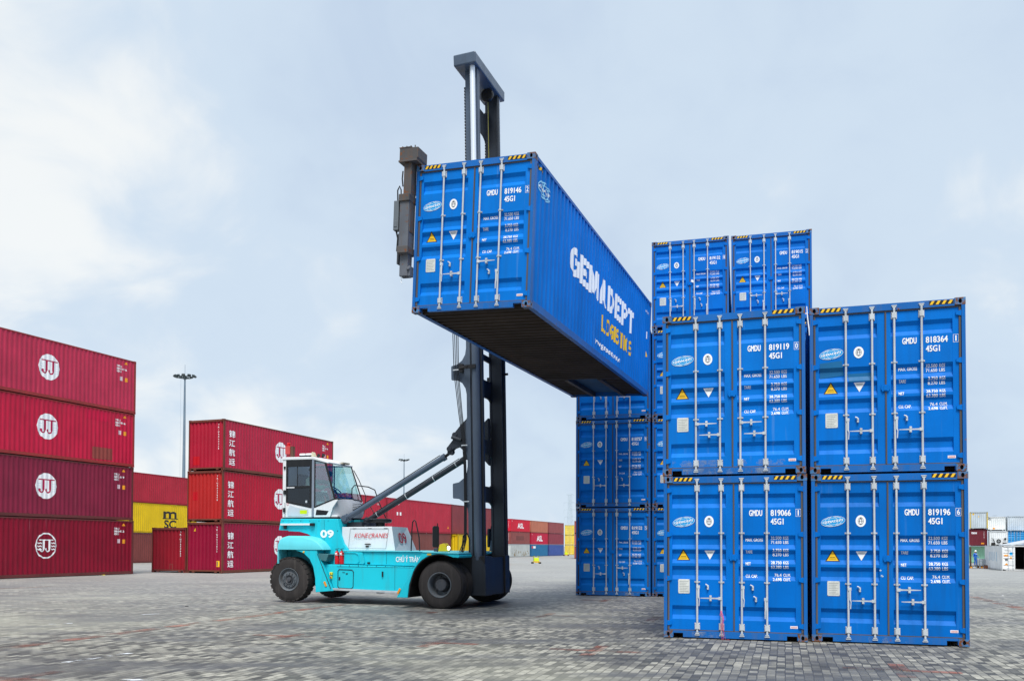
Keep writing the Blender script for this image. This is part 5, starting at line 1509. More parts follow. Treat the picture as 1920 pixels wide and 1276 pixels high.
def hood_front(u, v, o):   # u across from the near side, v height
    k = (v-1.487)/(2.16-1.487)
    a = Vector((3.15, -0.97, 1.487)).lerp(Vector((3.02, -0.93, 2.16)), k); b = Vector((3.12, 0.52, 1.487)).lerp(Vector((2.86, 0.42, 2.16)), k)
    p = a.lerp(b, u/1.45); return (p.x+o+0.004, p.y, p.z)
d = Decal(); d.text('09', 0.40, 1.70, 0.29, width=0.60, mi=0, bold=0.02)
inst(d.mesh('lettering', hood_front, 1), 'lettering', hood, [CRIMT])
mb = MB(); mb.lathe([(0, 0.13), (0.13, 0.13), (0.13, 0.30), (0.16, 0.33), (0.23, 0.33), (0.25, 0.28)], (2.25, -0.1, 2.155), 'z', 28); build(mb, 'air_intake', [BLK], T, True)
mb = MB(); mb.box(1.42, 1.9, -0.6, 0.6, 2.155, 2.30); mb.box(1.95, 2.02, -0.55, -0.45, 2.155, 2.22); build(mb, 'cylinder_pivot', [MAST], T, bevel=0.01)
mb = MB(); mb.box(1.52, 1.72, -0.35, -0.15, 2.30, 2.37); build(mb, 'pivot_cap', [TQD], T)
# body lettering and small fittings
d = Decal(); d.text('09', 0.80, 1.86, 0.195, width=0.44, mi=0, bold=0.07)
d.ell(1.355, 2.04, 0.014, 0.014, 1, 1, 0, 8)
inst(d.mesh('lettering', lambda u, v, o: (u, -1.02-o-0.002, v), 2), 'lettering', T, [WHITE, BLACK])
d = Decal(); d.text('CHÚ Ý TRÁNH XA', 3.27, 1.19, 0.135, width=1.02, mi=0, bold=0.03)
inst(d.mesh('lettering', lambda u, v, o: (u, -1.17-o-0.002, v), 1), 'lettering', T, [WORNWHITE])
mb = MB()
pts = [(1.58, 0.44), (1.97, 0.43), (2.02, 0.48), (2.03, 0.90), (1.98, 0.95), (1.58, 0.96), (1.54, 0.91), (1.54, 0.48), (1.58, 0.44)]
mb.tube([(x, -1.305, z) for x, z in pts], 0.011, 6)
mb.box(1.57, 1.61, -1.315, -1.30, 0.66, 0.75); mb.box(1.68, 1.76, -1.312, -1.30, 0.875, 0.885); mb.box(1.79, 1.85, -1.312, -1.30, 0.83, 0.86)
build(mb, 'hatch', [BLK], T)
mb = MB(); mb.box(1.30, 1.38, -1.36, -1.28, 0.80, 0.88); mb.box(1.31, 1.37, -1.35, -1.28, 0.70, 0.77); build(mb, 'switch_box', [paint('switch_yellow', (0.70, 0.72, 0.05))], T, bevel=0.006)
mb = MB(); mb.tube([(1.34, -1.362, 0.735), (1.34, -1.38, 0.735)], 0.022, 10); mb.tube([(1.34, -1.365, 0.84), (1.34, -1.385, 0.84)], 0.012, 8); build(mb, 'switch_knob', [REDP], T)
for px, pz, tilt in ((1.22, 0.55, 0.45), (3.82, 0.44, -0.5)):
    mb = MB(); mb.box(-0.028, 0.028, -0.012, 0.012, -0.075, 0.075); o = build(mb, 'reflector', [ORANGE], T, bevel=0.004)
    o.location = (px, -1.452 if px < 2 else -2.112, pz); o.rotation_euler = (0, -tilt, 0)
mb = MB(); mb.tube([(0, 0, 0), (0, -0.02, 0)], 0.028, 12); o = build(mb, 'side_lamp', [paint('amber_lens', (0.8, 0.45, 0.03), 0.2)], T); o.location = (0.52, -1.445, 1.44)
mb = MB(); mb.box(4.62, 4.74, -2.114, -2.10, 1.385, 1.43); build(mb, 'side_lamp', [paint('amber_lens2', (0.6, 0.4, 0.03), 0.2)], T)
mb = MB(); mb.box(2.92, 2.955, -1.335, -1.30, 0.77, 0.92); build(mb, 'latch', [BLK], T)
mb = MB(); mb.box(2.40, 2.48, -1.20, -1.165, 1.12, 1.17); build(mb, 'lug', [BLK], T)
seam = paint('panel_seam', (0.01, 0.16, 0.19), 0.6, 0.2)
mb = MB(); mb.box(2.98, 2.988, -1.176, -1.168, 1.12, 1.46); mb.box(1.50, 3.95, -1.306, -1.299, 1.035, 1.043); mb.box(3.30, 3.307, -1.306, -1.299, 0.42, 1.03); mb.box(0.92, 0.928, -1.026, -1.018, 1.55, 2.36)
build(mb, 'panel_seam', [seam], T)
mb = MB()
for x, y, z in [(1.33+0.07*i, -1.30, 1.0) for i in range(0)]+[(1.62+0.28*i, -1.30, 1.07) for i in range(9)]+[(-0.45+0.3*i, -1.02, 2.33) for i in range(6)]+[(0.30+0.2*i, -1.44, 1.462-0.02*i) for i in range(2)]:
    mb.tube([(x, y, z), (x, y-0.012, z)], 0.011, 6)
build(mb, 'bolt_row', [seam], T)
# two fire extinguishers
for i, x in enumerate((1.47, 1.62)):
    mb = MB(); mb.lathe([(0, 0.055), (0.01, 0.064), (0.30, 0.064), (0.345, 0.050), (0.365, 0.022), (0.375, 0.020)], (x, -1.235, 1.105), 'z', 20)
    e_ = build(mb, 'extinguisher', [REDP], T, True)
    mb = MB(); mb.tube([(x, -1.235, 1.47), (x, -1.235, 1.51)], 0.018, 8); mb.prism([(x-0.05, 1.515), (x+0.06, 1.535), (x+0.06, 1.55), (x-0.05, 1.53)], -1.245, -1.225); mb.tube([(x+0.02, -1.25, 1.49), (x+0.06, -1.28, 1.44), (x+0.065, -1.28, 1.30)], 0.008, 6); build(mb, 'valve', [BLK], e_)
    mb = MB(); mb.tube([(x+0.070*math.cos(a), -1.235+0.070*math.sin(a), 1.36) for a in [math.pi*2*k/16 for k in range(17)]], 0.006, 6); build(mb, 'bracket', [GALV], e_)
    mb = MB(); mb.box(x-0.03, x+0.03, -1.303, -1.297, 1.38, 1.42); build(mb, 'sticker', [WHITE], e_)
# hand rail behind the hood
mb = MB(); mb.tube([(3.58, -0.85, 1.48), (3.60, -0.85, 2.05), (3.62, -0.85, 2.28), (3.67, -0.85, 2.34), (3.72, -0.85, 2.28), (3.82, -0.85, 1.85), (3.84, -0.85, 1.48)], 0.018, 8); build(mb, 'hand_rail', [BLK], T, True)
# mirrors
for s, hx in ((-1, 4.80), (1, 4.95)):
    mb = MB(); mb.tube([(hx, s*1.85, 1.45), (hx, s*1.85, 2.22)], 0.014, 8); m_ = build(mb, 'mirror', [BLK], T)
    mb = MB(); mb.prism([(-0.085, -0.24), (-0.06, -0.28), (0.06, -0.28), (0.085, -0.24), (0.085, 0.24), (0.06, 0.28), (-0.06, 0.28), (-0.085, 0.24)], -0.03, 0.03, 'x')
    o = build(mb, 'mirror_head', [BLK], m_, bevel=0.01); o.location = (hx-0.05, s*1.85, 1.87); o.rotation_euler = (0, 0, R(-58) if s < 0 else R(-12))
# yellow work lamp, lit
mb = MB(); mb.prism([(4.86, 1.485), (5.10, 1.485), (5.08, 1.62), (5.02, 1.70), (4.90, 1.66)], -1.95, -1.68); wl = build(mb, 'work_lamp', [paint('lamp_yellow', (0.75, 0.58, 0.02), 0.4, 0.2)], T, bevel=0.012)
LAMP, lt, lb = new_mat('lamp_lens'); lb.inputs['Base Color'].default_value = (1, 0.95, 0.8, 1); lb.inputs['Emission Color'].default_value = (1, 0.95, 0.78, 1); lb.inputs['Emission Strength'].default_value = 6
mb = MB(); mb.lathe([(0, 0.052), (0.03, 0.045), (0.035, 0.0)], (5.092, -1.815, 1.575), 'x', 20); build(mb, 'lens', [LAMP], wl, True)
mb = MB(); mb.lathe([(-0.03, 0.07), (0.0, 0.072), (0.006, 0.056)], (5.088, -1.815, 1.575), 'x', 20); build(mb, 'lamp_rim', [BLK], wl, True)
mb = MB(); mb.box(4.74, 4.85, -1.95, -1.70, 1.485, 1.57); build(mb, 'lamp_bracket', [HUBM], wl)
mb = MB(); mb.prism([(5.0, 1.485), (5.3, 1.485), (5.25, 1.80), (5.05, 1.80)], 1.55, 1.85); build(mb, 'lamp_bracket', [MASTB], T, bevel=0.01)
mb = MB(); mb.tube([(5.0, 1.0, 1.40), (5.25, 1.0, 1.42), (5.45, 1.0, 1.38)], 0.02, 8); build(mb, 'cable', [YELLOW], T)

# --- cab
cab = bpy.data.objects.new('cab', None); COL.objects.link(cab); cab.parent = T
yn, yf = -0.80, 0.62
mb = MB()   # white shell: rear wall, rear post, roof, sills
mb.box(-0.62, -0.56, yn+0.02, yf, 2.44, 4.18); mb.box(-0.62, -0.50, yn, yn+0.06, 2.44, 4.20)
mb.prism([(-0.56, 2.44), (0.40, 2.44), (0.40, 2.70), (-0.56, 2.88)], yn, yn+0.05)
mb.prism([(0.44, 2.44), (0.98, 2.44), (1.06, 2.70), (1.24, 2.94), (1.10, 2.94), (0.44, 2.70)], yn, yn+0.05)
mb.prism([(-0.56, 2.44), (1.24, 2.44), (1.30, 2.94), (-0.56, 2.94)], yf-0.05, yf)
mb.box(-0.56, 1.2, yn+0.05, yf-0.05, 2.44, 2.50)
build(mb, 'shell', [CABW], cab, bevel=0.010)
mb = MB(); mb.prism([(-0.64, 4.13), (0.40, 4.12), (0.92, 3.985), (0.93, 4.03), (0.42, 4.20), (-0.64, 4.215)], yn-0.02, yf+0.02); build(mb, 'roof', [CABW], cab, bevel=0.015)
# lower front: smooth grey bulge
mb = MB()
fr = [(1.24, 2.96), (1.40, 2.90), (1.46, 2.62), (1.44, 2.42), (0.90, 2.42)]
mb.add([(1.16, yn, 2.955), (1.30, yn+0.30, 2.965), (1.34, 0.0, 2.97), (1.26, yf, 2.96),
        (1.02, yn, 2.70), (1.46, yn+0.36, 2.68), (1.50, 0.0, 2.68), (1.34, yf, 2.68),
        (0.86, yn-0.01, 2.43), (1.42, yn+0.30, 2.43), (1.48, 0.0, 2.43), (1.30, yf, 2.43)],
       [(0, 1, 5, 4), (1, 2, 6, 5), (2, 3, 7, 6), (4, 5, 9, 8), (5, 6, 10, 9), (6, 7, 11, 10)])
o = build(mb, 'front_panel', [HOODG], cab, True)
sb = o.modifiers.new('sub', 'SUBSURF'); sb.levels = 2; sb.render_levels = 2
mb = MB()
for z in (2.84, 2.79, 2.74): mb.tube([(1.475, yn+0.45, z), (1.485, 0.3, z)], 0.008, 6)
build(mb, 'vent_slot', [BLK], cab)
# door
mb = MB()
mb.prism([(-0.50, 2.89), (0.36, 2.71), (0.36, 2.76), (-0.50, 2.94)], yn-0.015, yn+0.02); mb.box(-0.50, -0.44, yn-0.015, yn+0.02, 2.93, 4.12); mb.box(0.30, 0.36, yn-0.015, yn+0.02, 2.75, 4.12)
mb.box(-0.44, 0.30, yn-0.015, yn+0.02, 3.92, 4.12); mb.box(-0.44, 0.30, yn-0.015, yn+0.02, 3.29, 3.36); mb.box(-0.13, -0.11, yn-0.010, yn+0.015, 3.36, 3.92)
cd_ = build(mb, 'cab_door', [BLK], cab, bevel=0.006)
mb = MB(); mb.prism([(-0.44, 2.90), (0.30, 2.75), (0.30, 3.29), (-0.44, 3.29)], yn-0.002, yn+0.004); build(mb, 'lower_glass', [GLASSD], cd_)
mb = MB(); mb.box(-0.44, 0.30, yn-0.002, yn+0.004, 3.36, 3.92); build(mb, 'window_glass', [GLASSM], cd_)
mb = MB(); mb.box(-0.58, -0.50, yn-0.03, yn, 3.12, 3.24); mb.box(-0.585, -0.51, yn-0.03, yn, 2.60, 2.72); mb.box(-0.57, -0.52, yn-0.03, yn, 3.86, 3.94); build(mb, 'hinge', [BLK], cd_)
mb = MB(); mb.box(0.19, 0.24, yn-0.05, yn-0.015, 2.86, 2.93); build(mb, 'handle', [GALV], cd_)
d = Decal(); d.rect(0.0-0.02, 0.22, 2.54, 2.65, 0, 1); d.poly([(-0.44, 2.48), (-0.02, 2.48), (0.26, 2.50), (0.26, 2.66), (-0.10, 2.72), (-0.36, 2.80), (-0.46, 2.62)], 1, 0.3); d.rect(-0.47, -0.20, 3.30, 3.325, 2, 1.5); d.ring(-0.44, 2.83, 0.035, 0.035, 0.008, 3, 1)
inst(d.mesh('sticker', lambda u, v, o: (u, yn-0.003-o-(0.016 if v > 2.9 else 0), v), 4), 'sticker', cd_, [paint('fluo_sticker', (0.62, 0.80, 0.01), 0.5), paint('pale_sticker', (0.55, 0.62, 0.68), 0.5, 0.3), WHITE, REDT])
# B post, quarter glass and frames
mb = MB(); mb.box(0.37, 0.45, yn-0.01, yn+0.06, 2.45, 4.15); build(mb, 'door_post', [paint('grey_post', (0.22, 0.26, 0.32), 0.4)], cab, bevel=0.008)
mb = MB()
qg = [(0.47, 2.74), (1.12, 2.965), (0.80, 4.01), (0.47, 4.09)]
for a, b in zip(qg, qg[1:]+qg[:1]): mb.tube([(a[0], yn-0.002, a[1]), (b[0], yn-0.002, b[1])], 0.016, 8)
for a, b in (((1.14, yn, 2.965), (0.83, yn, 4.01)), ((1.26, yf, 2.965), (0.88, yf, 4.01)), ((1.14, yn, 2.965), (1.32, 0.0, 2.975)), ((1.32, 0.0, 2.975), (1.26, yf, 2.965)), ((0.83, yn, 4.01), (0.92, 0, 4.02)), ((0.92, 0, 4.02), (0.88, yf, 4.01)), ((-0.5, yf, 4.05), (0.88, yf, 4.01)), ((0.3, yf, 2.95), (0.3, yf, 4.05))): mb.tube([a, b], 0.020, 8)
mb.box(-0.60, 1.30, yn-0.01, yf+0.01, 2.395, 2.435)
build(mb, 'window_frame', [BLK], cab)
mb = MB(); mb.prism(qg, yn+0.002, yn+0.008); build(mb, 'side_glass', [GLASS], cab)
mb = MB(); mb.add([(1.14, yn, 2.97), (1.32, 0.0, 2.98), (1.26, yf, 2.97), (0.83, yn, 4.0), (0.92, 0, 4.01), (0.88, yf, 4.0)], [(0, 1, 4, 3), (1, 2, 5, 4)]); build(mb, 'windscreen', [GLASS], cab)
mb = MB(); mb.prism([(-0.5, 2.96), (1.22, 2.97), (0.86, 4.0), (-0.5, 4.05)], yf-0.03, yf-0.024); build(mb, 'far_glass', [GLASS], cab)
mb = MB(); mb.prism([(0.50, 2.50), (0.86, 2.50), (0.94, 2.62), (0.53, 2.66)], yn-0.004, yn+0.01); build(mb, 'dark_panel', [BLK], cab, bevel=0.004)
# interior: seat, console, wheel, sheet of paper
mb = MB(); mb.box(-0.30, 0.20, -0.35, 0.20, 2.95, 3.08); mb.prism([(-0.38, 3.05), (-0.24, 3.05), (-0.32, 3.75), (-0.44, 3.75)], -0.33, 0.18); mb.box(-0.2, 0.1, -0.2, 0.05, 2.50, 2.95); build(mb, 'seat', [BLK], cab, bevel=0.03)
mb = MB(); mb.box(0.95, 1.15, -0.4, 0.3, 2.50, 3.05); mb.tube([(0.95, -0.06, 2.9), (0.72, -0.06, 3.25)], 0.035, 8); build(mb, 'console', [BLK], cab, bevel=0.02)
mb = MB()
cw, tl_ = Vector((0.70, -0.06, 3.28)), Matrix.Rotation(R(-55), 3, 'Y')
rp = [cw+tl_ @ Vector((0, 0.22*math.cos(2*math.pi*k/24), 0.22*math.sin(2*math.pi*k/24))) for k in range(25)]
mb.tube(rp, 0.015, 8)
for k in (0, 8, 16): mb.tube([cw, rp[k]], 0.012, 6)
build(mb, 'steering_wheel', [BLK], cab)
mb = MB(); mb.box(0.52, 0.78, yn+0.02, yn+0.025, 2.80, 2.90); build(mb, 'paper', [WHITE], cab)
mb = MB(); mb.tube([(0.72, -0.40, 3.72), (0.72, -0.36, 3.72)], 0.09, 16); mb.tube([(0.72, -0.38, 3.8), (0.72, -0.38, 4.0)], 0.01, 6); build(mb, 'fan', [BLK], cab)
# grab rails outside the windscreen
mb = MB()
mb.tube([(0.95, yf+0.03, 3.9), (1.10, yf+0.10, 3.6), (1.34, yf+0.1, 3.1), (1.30, yf+0.05, 2.6), (1.18, yf+0.05, 2.45)], 0.013, 6)
mb.tube([(1.25, 0.0, 3.0), (1.28, -0.05, 3.30), (1.34, 0.0, 3.40), (1.50, 0.55, 3.38), (1.62, 0.75, 3.30), (1.75, 0.80, 2.9), (1.95, 0.85, 2.45)], 0.017, 8)
mb.tube([(1.34, 0.85, 2.95), (1.55, 0.85, 2.6), (1.70, 0.85, 2.30)], 0.013, 6)
build(mb, 'grab_rail', [BLK], cab)
# roof fittings
mb = MB(); mb.tube([(-0.56, -0.55, 4.21), (-0.56, -0.55, 4.42)], 0.02, 6); mb.box(-0.66, -0.50, -0.62, -0.48, 4.32, 4.56); bz = build(mb, 'beacon', [paint('beacon_base', (0.60, 0.07, 0.07), 0.4)], cab, bevel=0.01)
mb = MB(); mb.lathe([(0, 0.06), (0.08, 0.058), (0.105, 0.035), (0.11, 0)], (-0.58, -0.55, 4.56), 'z', 20); build(mb, 'beacon_dome', [REDP], bz, True)
mb = MB(); mb.box(-0.49, -0.40, -0.60, -0.50, 4.22, 4.55); build(mb, 'exhaust_post', [paint('rusty_pipe', (0.12, 0.06, 0.04), 0.7, 0.5)], cab)
for x in (-0.02, 0.20):
    mb = MB(); mb.prism([(x-0.10, 4.26), (x+0.09, 4.26), (x+0.09, 4.315), (x-0.10, 4.315)], -0.70, -0.55); rl = build(mb, 'roof_lamp', [WHITE], cab, bevel=0.01)
mb = MB(); mb.box(-0.14, 0.34, -0.66, -0.60, 4.21, 4.265); mb.prism([(0.28, 4.22), (0.38, 4.22), (0.33, 4.33), (0.30, 4.35)], -0.70, -0.55, 'y', 1); build(mb, 'lamp_bar', [BLK, paint('cream_shade', (0.65, 0.60, 0.42))], cab)
for x in (0.44, 0.60):
    mb = MB(); mb.tube([(x, -0.6, 4.17), (x, -0.6, 4.22), (x+0.05, -0.62, 4.26)], [0.02, 0.03, 0.055], 10); build(mb, 'horn', [BLK], cab)
mb = MB(); mb.box(0.55, 0.90, 0.1, 0.5, 4.06, 4.10); build(mb, 'roof_grille', [paint('grille_tan', (0.35, 0.32, 0.24))], cab)

# --- tilt cylinders
for y, a, b, c in ((-0.70, (1.46, 2.40), (4.53, 4.08), (4.70, 4.20)), (0.50, (1.47, 2.34), (4.62, 4.10), (4.72, 4.17))):
    A, B, C_ = Vector((a[0], y, a[1])), Vector((b[0], y, b[1])), Vector((c[0], y, c[1]))
    mb = MB(); mb.tube([A, B], 0.080, 20); dv_ = (B-A).normalized(); mb.tube([B-dv_*0.10, B], 0.098, 20); mb.tube([A-dv_*0.12, A+dv_*0.08], 0.12, 16); mb.tube([A+Vector((0, -0.16, 0)), A+Vector((0, 0.16, 0))], 0.09, 14)
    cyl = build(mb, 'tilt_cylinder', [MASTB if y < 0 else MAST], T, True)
    mb = MB(); mb.tube([B, C_], 0.042, 14); build(mb, 'piston_rod', [GREASE], cyl, True)
    mb = MB(); mb.tube([C_+Vector((0, -0.07, 0)), C_+Vector((0, 0.07, 0))], 0.085, 14); build(mb, 'rod_eye', [MAST], cyl, True)
    up = Vector((-dv_.z, 0, dv_.x))
    mb = MB(); mb.tube([A+dv_*0.3+up*0.092, A.lerp(B, 0.5)+up*0.092, B-dv_*0.12+up*0.11], 0.012, 6); build(mb, 'hydraulic_line', [BLK], cyl)
    if y > 0:
        for f_ in (0.12, 0.42, 0.70, 0.92):
            p = A.lerp(B, f_); mb = MB(); mb.tube([p-dv_*0.010, p+dv_*0.010], 0.086, 16); build(mb, 'clamp', [GALV], cyl)

# --- mast (leans back a touch as in the photo)
mast = bpy.data.objects.new('mast', None); COL.objects.link(mast); mast.parent = T
mast.matrix_local = Matrix.Translation((5.4, 0, 0.3)) @ Matrix.Rotation(R(-1.1), 4, 'Y') @ Matrix.Translation((-5.4, 0, -0.3))
ZT = 14.62
def lug_plate(y0, y1):
    # back plate with flared lugs, seen from the side
    xb, xf = 5.37, 5.48
    if y0 > 0:
        m_ = MB(); m_.box(5.44, 5.50, y1, y0, 1.25, 8.6); return m_
    pts = [(xf, 1.25), (xb, 1.25)]
    def lug(zc, hh, xo):
        return [(xb, zc-hh-0.42), (xb-0.03, zc-hh-0.26), (xb-0.12, zc-hh-0.11), (xb-0.26, zc-hh-0.02), (xo, zc-hh), (xo-0.01, zc-hh+0.03), (xo-0.01, zc+hh-0.03), (xo, zc+hh), (xb-0.26, zc+hh+0.03), (xb-0.12, zc+hh+0.13), (xb-0.03, zc+hh+0.28), (xb, zc+hh+0.45)]
    pts += lug(3.12, 0.20, 4.94)
    pts += [(xb, 3.95), (xb-0.04, 4.15), (xb-0.04, 4.95), (xb, 5.1)]
    pts += lug(6.32, 0.19, 4.94)
    pts += [(xb, 8.6), (xf, 8.6)]
    m_ = MB(); m_.prism(pts, y0, y1)
    return m_
for s in (-1, 1):
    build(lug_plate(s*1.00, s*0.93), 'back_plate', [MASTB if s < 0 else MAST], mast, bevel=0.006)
    # outer upright: channel section
    mb = MB()
    mb.box(5.46, 5.82, s*0.93-0.035, s*0.93+0.035, 0.35, 8.6)
    mb.box(5.46, 5.52, min(s*0.86, s*0.93), max(s*0.86, s*0.93), 0.35, 8.6); mb.box(5.76, 5.82, min(s*0.86, s*0.93), max(s*0.86, s*0.93), 0.35, 8.6)
    build(mb, 'outer_upright', [MAST], mast, bevel=0.008)
    # inner upright: runs to the top bar
    mb = MB()
    mb.box(5.39, 5.78, s*0.80-0.03, s*0.80+0.03, 1.2, ZT)
    mb.box(5.39, 5.45, min(s*0.74, s*0.77), max(s*0.74, s*0.77), 1.2, ZT); mb.box(5.72, 5.78, min(s*0.74, s*0.90), max(s*0.74, s*0.90), 1.2, ZT)
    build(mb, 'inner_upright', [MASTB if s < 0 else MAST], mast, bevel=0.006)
    mb = MB(); mb.box(5.715, 5.755, s*0.945-0.012, s*0.945+0.012, 8.6, ZT-0.3) if s < 0 else mb.box(5.74, 5.77, s*0.91, s*0.93, 8.6, ZT-0.3)
    build(mb, 'guide_strip', [MASTB], mast)
    # lift cylinder and its rod
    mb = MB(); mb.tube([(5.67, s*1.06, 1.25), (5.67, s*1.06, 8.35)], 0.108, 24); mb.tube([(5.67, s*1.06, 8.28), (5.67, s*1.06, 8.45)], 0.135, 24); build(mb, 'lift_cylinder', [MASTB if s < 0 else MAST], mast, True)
    mb = MB(); mb.tube([(5.68, s*1.02, 8.4), (5.68, s*1.02, ZT+0.02)], 0.072, 20); build(mb, 'lift_rod', [CHROME], mast, True)
    # leaf chain at the back edge
    mb = MB()
    z = 8.7
    while z < ZT-0.4: mb.box(5.355, 5.387, s*0.80-0.03, s*0.80+0.03, z, z+0.05); z += 0.085
    build(mb, 'lift_chain', [GREASE], mast)
    mb = MB(); mb.box(5.40, 5.72, s*1.20-0.02, s*1.20+0.02, 6.36, 6.46); mb.tube([(5.22, s*1.10, 6.40), (5.50, s*1.20, 6.42)], 0.045, 10); mb.box(5.22, 5.32, s*1.08-0.05, s*1.08+0.05, 6.30, 6.52); build(mb, 'cylinder_clamp', [GREASE], mast)
mb = MB(); mb.tube([(5.90, 0.93, 6.55), (5.80, 0.93, 6.55)], 0.035, 8); build(mb, 'bolt', [GREASE], mast)
# cross members with arched edges between the uprights
def cross(z0, z1, r0, r1, name='cross_member', x=5.40, th=0.05, yy=0.90):
    pts = []
    n = 7
    # lower edge (from left to right) arched: fillet radius r0 at each upright, upper r1
    pts += [(-yy, z0-r0)]+[(-yy+r0*(1-math.cos(math.pi/2*i/n)), z0-r0+r0*math.sin(math.pi/2*i/n)) for i in range(1, n+1)]
    pts += [(yy-r0*(1-math.cos(math.pi/2*i/n)), z0-r0+r0*math.sin(math.pi/2*i/n)) for i in range(n, 0, -1)]+[(yy, z0-r0)]
    pts += [(yy, z1+r1)]+[(yy-r1*(1-math.cos(math.pi/2*i/n)), z1+r1-r1*math.sin(math.pi/2*i/n)) for i in range(1, n+1)]
    pts += [(-yy+r1*(1-math.cos(math.pi/2*i/n)), z1+r1-r1*math.sin(math.pi/2*i/n)) for i in range(n, 0, -1)]+[(-yy, z1+r1)]
    m_ = MB(); m_.prism(pts, x, x+th, 'x'); build(m_, name, [MAST], mast, bevel=0.005)
cross(2.85, 3.30, 0.45, 0.40); cross(4.22, 4.62, 0.42, 0.42); cross(5.80, 6.30, 0.40, 0.35); cross(6.85, 7.02, 0.22, 0.15); cross(8.15, 8.55, 0.3, 0.2)
cross(9.6, 9.8, 0.5, 0.15, x=5.42, yy=0.82); cross(11.2, 11.3, 0.45, 0.3, x=5.42, yy=0.82); cross(13.35, 14.0, 0.55, 0.4, x=5.42, yy=0.82)
mb = MB(); mb.box(5.36, 5.80, -1.10, 0.95, 0.30, 1.32); mb.box(5.38, 5.88, -1.14, -0.62, 0.30, 1.36); mb.box(5.42, 5.84, 0.62, 1.0, 0.30, 1.36); build(mb, 'mast_foot', [GREASE], mast, bevel=0.01)
mb = MB(); mb.prism([(5.9, 0.32), (5.9, 1.1), (5.72, 1.34), (5.2, 1.34), (5.2, 0.32)], -1.16, -1.142); build(mb, 'foot_plate', [MAST], mast)
mb = MB(); mb.prism([(-1.20, ZT), (1.20, ZT), (1.22, ZT+0.30), (-1.22, ZT+0.30)], 5.20, 5.84, 'x'); build(mb, 'top_beam', [MASTB], mast, bevel=0.03)
mb = MB(); mb.tube([(5.62, 0.28, ZT-0.1), (5.60, 0.33, 12.5), (5.58, 0.25, 10.6), (5.58, 0.28, 9.0)], 0.022, 8); mb.tube([(5.62, 0.34, ZT-0.1), (5.60, 0.40, 12.5), (5.58, 0.34, 10.6), (5.58, 0.34, 9.0)], 0.014, 8, 1); build(mb, 'top_hoses', [GREASE, paint('yellow_hose', (0.32, 0.30, 0.05))], mast, True)
mb = MB(); mb.lathe([(-0.05, 0.16), (-0.03, 0.19), (0.03, 0.19), (0.05, 0.16)], (5.62, 0.30, ZT-0.18), 'y', 20); build(mb, 'hose_pulley', [GREASE], mast)
# hoses down the near side of the mast
for i, (dx_, col) in enumerate(((0.0, BLK), (0.035, BLK), (0.07, BLK), (0.10, BLK))):
    mb = MB(); mb.tube([(5.03+dx_*1.6, -1.06, 8.2), (5.02+dx_*1.5, -1.06, 7.3), (5.04+dx_*1.3, -1.06, 6.3), (5.16+dx_, -1.06, 5.2), (5.25+dx_*0.8, -1.06, 4.5), (5.29+dx_*0.6, -1.06, 3.8), (5.29+dx_*0.6, -1.06, 2.8), (5.27+dx_*0.6, -1.06, 1.8), (5.07+dx_*1.5, -1.12, 1.3), (5.00+dx_, -1.0, 1.05)], 0.012, 6)
    build(mb, 'hydraulic_hose', [col], mast, True)
for z, x in ((6.38, 5.05), (4.33, 5.27), (2.82, 5.30)):
    mb = MB(); mb.box(x-0.04, x+0.13, -1.085, -1.04, z-0.015, z+0.015); build(mb, 'hose_clip', [GALV], mast)
mb = MB(); mb.tube([(5.30, -1.17, 1.2), (5.26, -1.20, 1.55), (5.30, -1.20, 1.90), (5.40, -1.20, 1.98), (5.48, -1.20, 1.80), (5.46, -1.2, 1.35)], 0.02, 8); mb.tube([(5.18, -1.15, 1.1), (5.30, -1.18, 1.35), (5.12, -1.12, 1.45)], 0.016, 8); mb.box(5.10, 5.34, -1.17, -1.11, 1.30, 1.34); build(mb, 'foot_hoses', [BLK], mast, True)
for y0, y1 in ((-0.80, -0.62), (0.42, 0.58)):
    mb = MB(); mb.prism([(5.46, 5.25), (5.30, 5.10), (5.10, 4.92), (4.92, 4.72), (4.86, 4.52), (4.72, 4.36), (4.70, 4.26), (4.78, 4.20), (4.90, 4.30), (5.04, 4.34), (5.20, 4.20), (5.46, 3.9)], y0, y1)
    mb.tube([(4.93, y0-0.03, 4.66), (4.93, y1+0.03, 4.66)], 0.075, 12); mb.tube([(4.76, y0-0.03, 4.29), (4.76, y1+0.03, 4.29)], 0.07, 12); mb.tube([(4.86, y0-0.05, 4.60), (5.14, y0-0.05, 4.50)], 0.05, 8)
    build(mb, 'cylinder_bracket', [MAST], mast, bevel=0.006)
# carriage
mb = MB(); mb.box(5.84, 6.05, -0.95, 0.95, 7.3, 9.35); mb.box(5.95, 6.40, -0.75, -0.55, 8.2, 9.35); mb.box(5.95, 6.40, 0.55, 0.75, 8.2, 9.35); build(mb, 'carriage', [MAST], mast, bevel=0.01)

# --- spreader along the container's side; follows its hanging angle
sp = bpy.data.objects.new('spreader', None); COL.objects.link(sp)
sp.parent = T
sp.matrix_local = TRK.inverted() @ LIFT
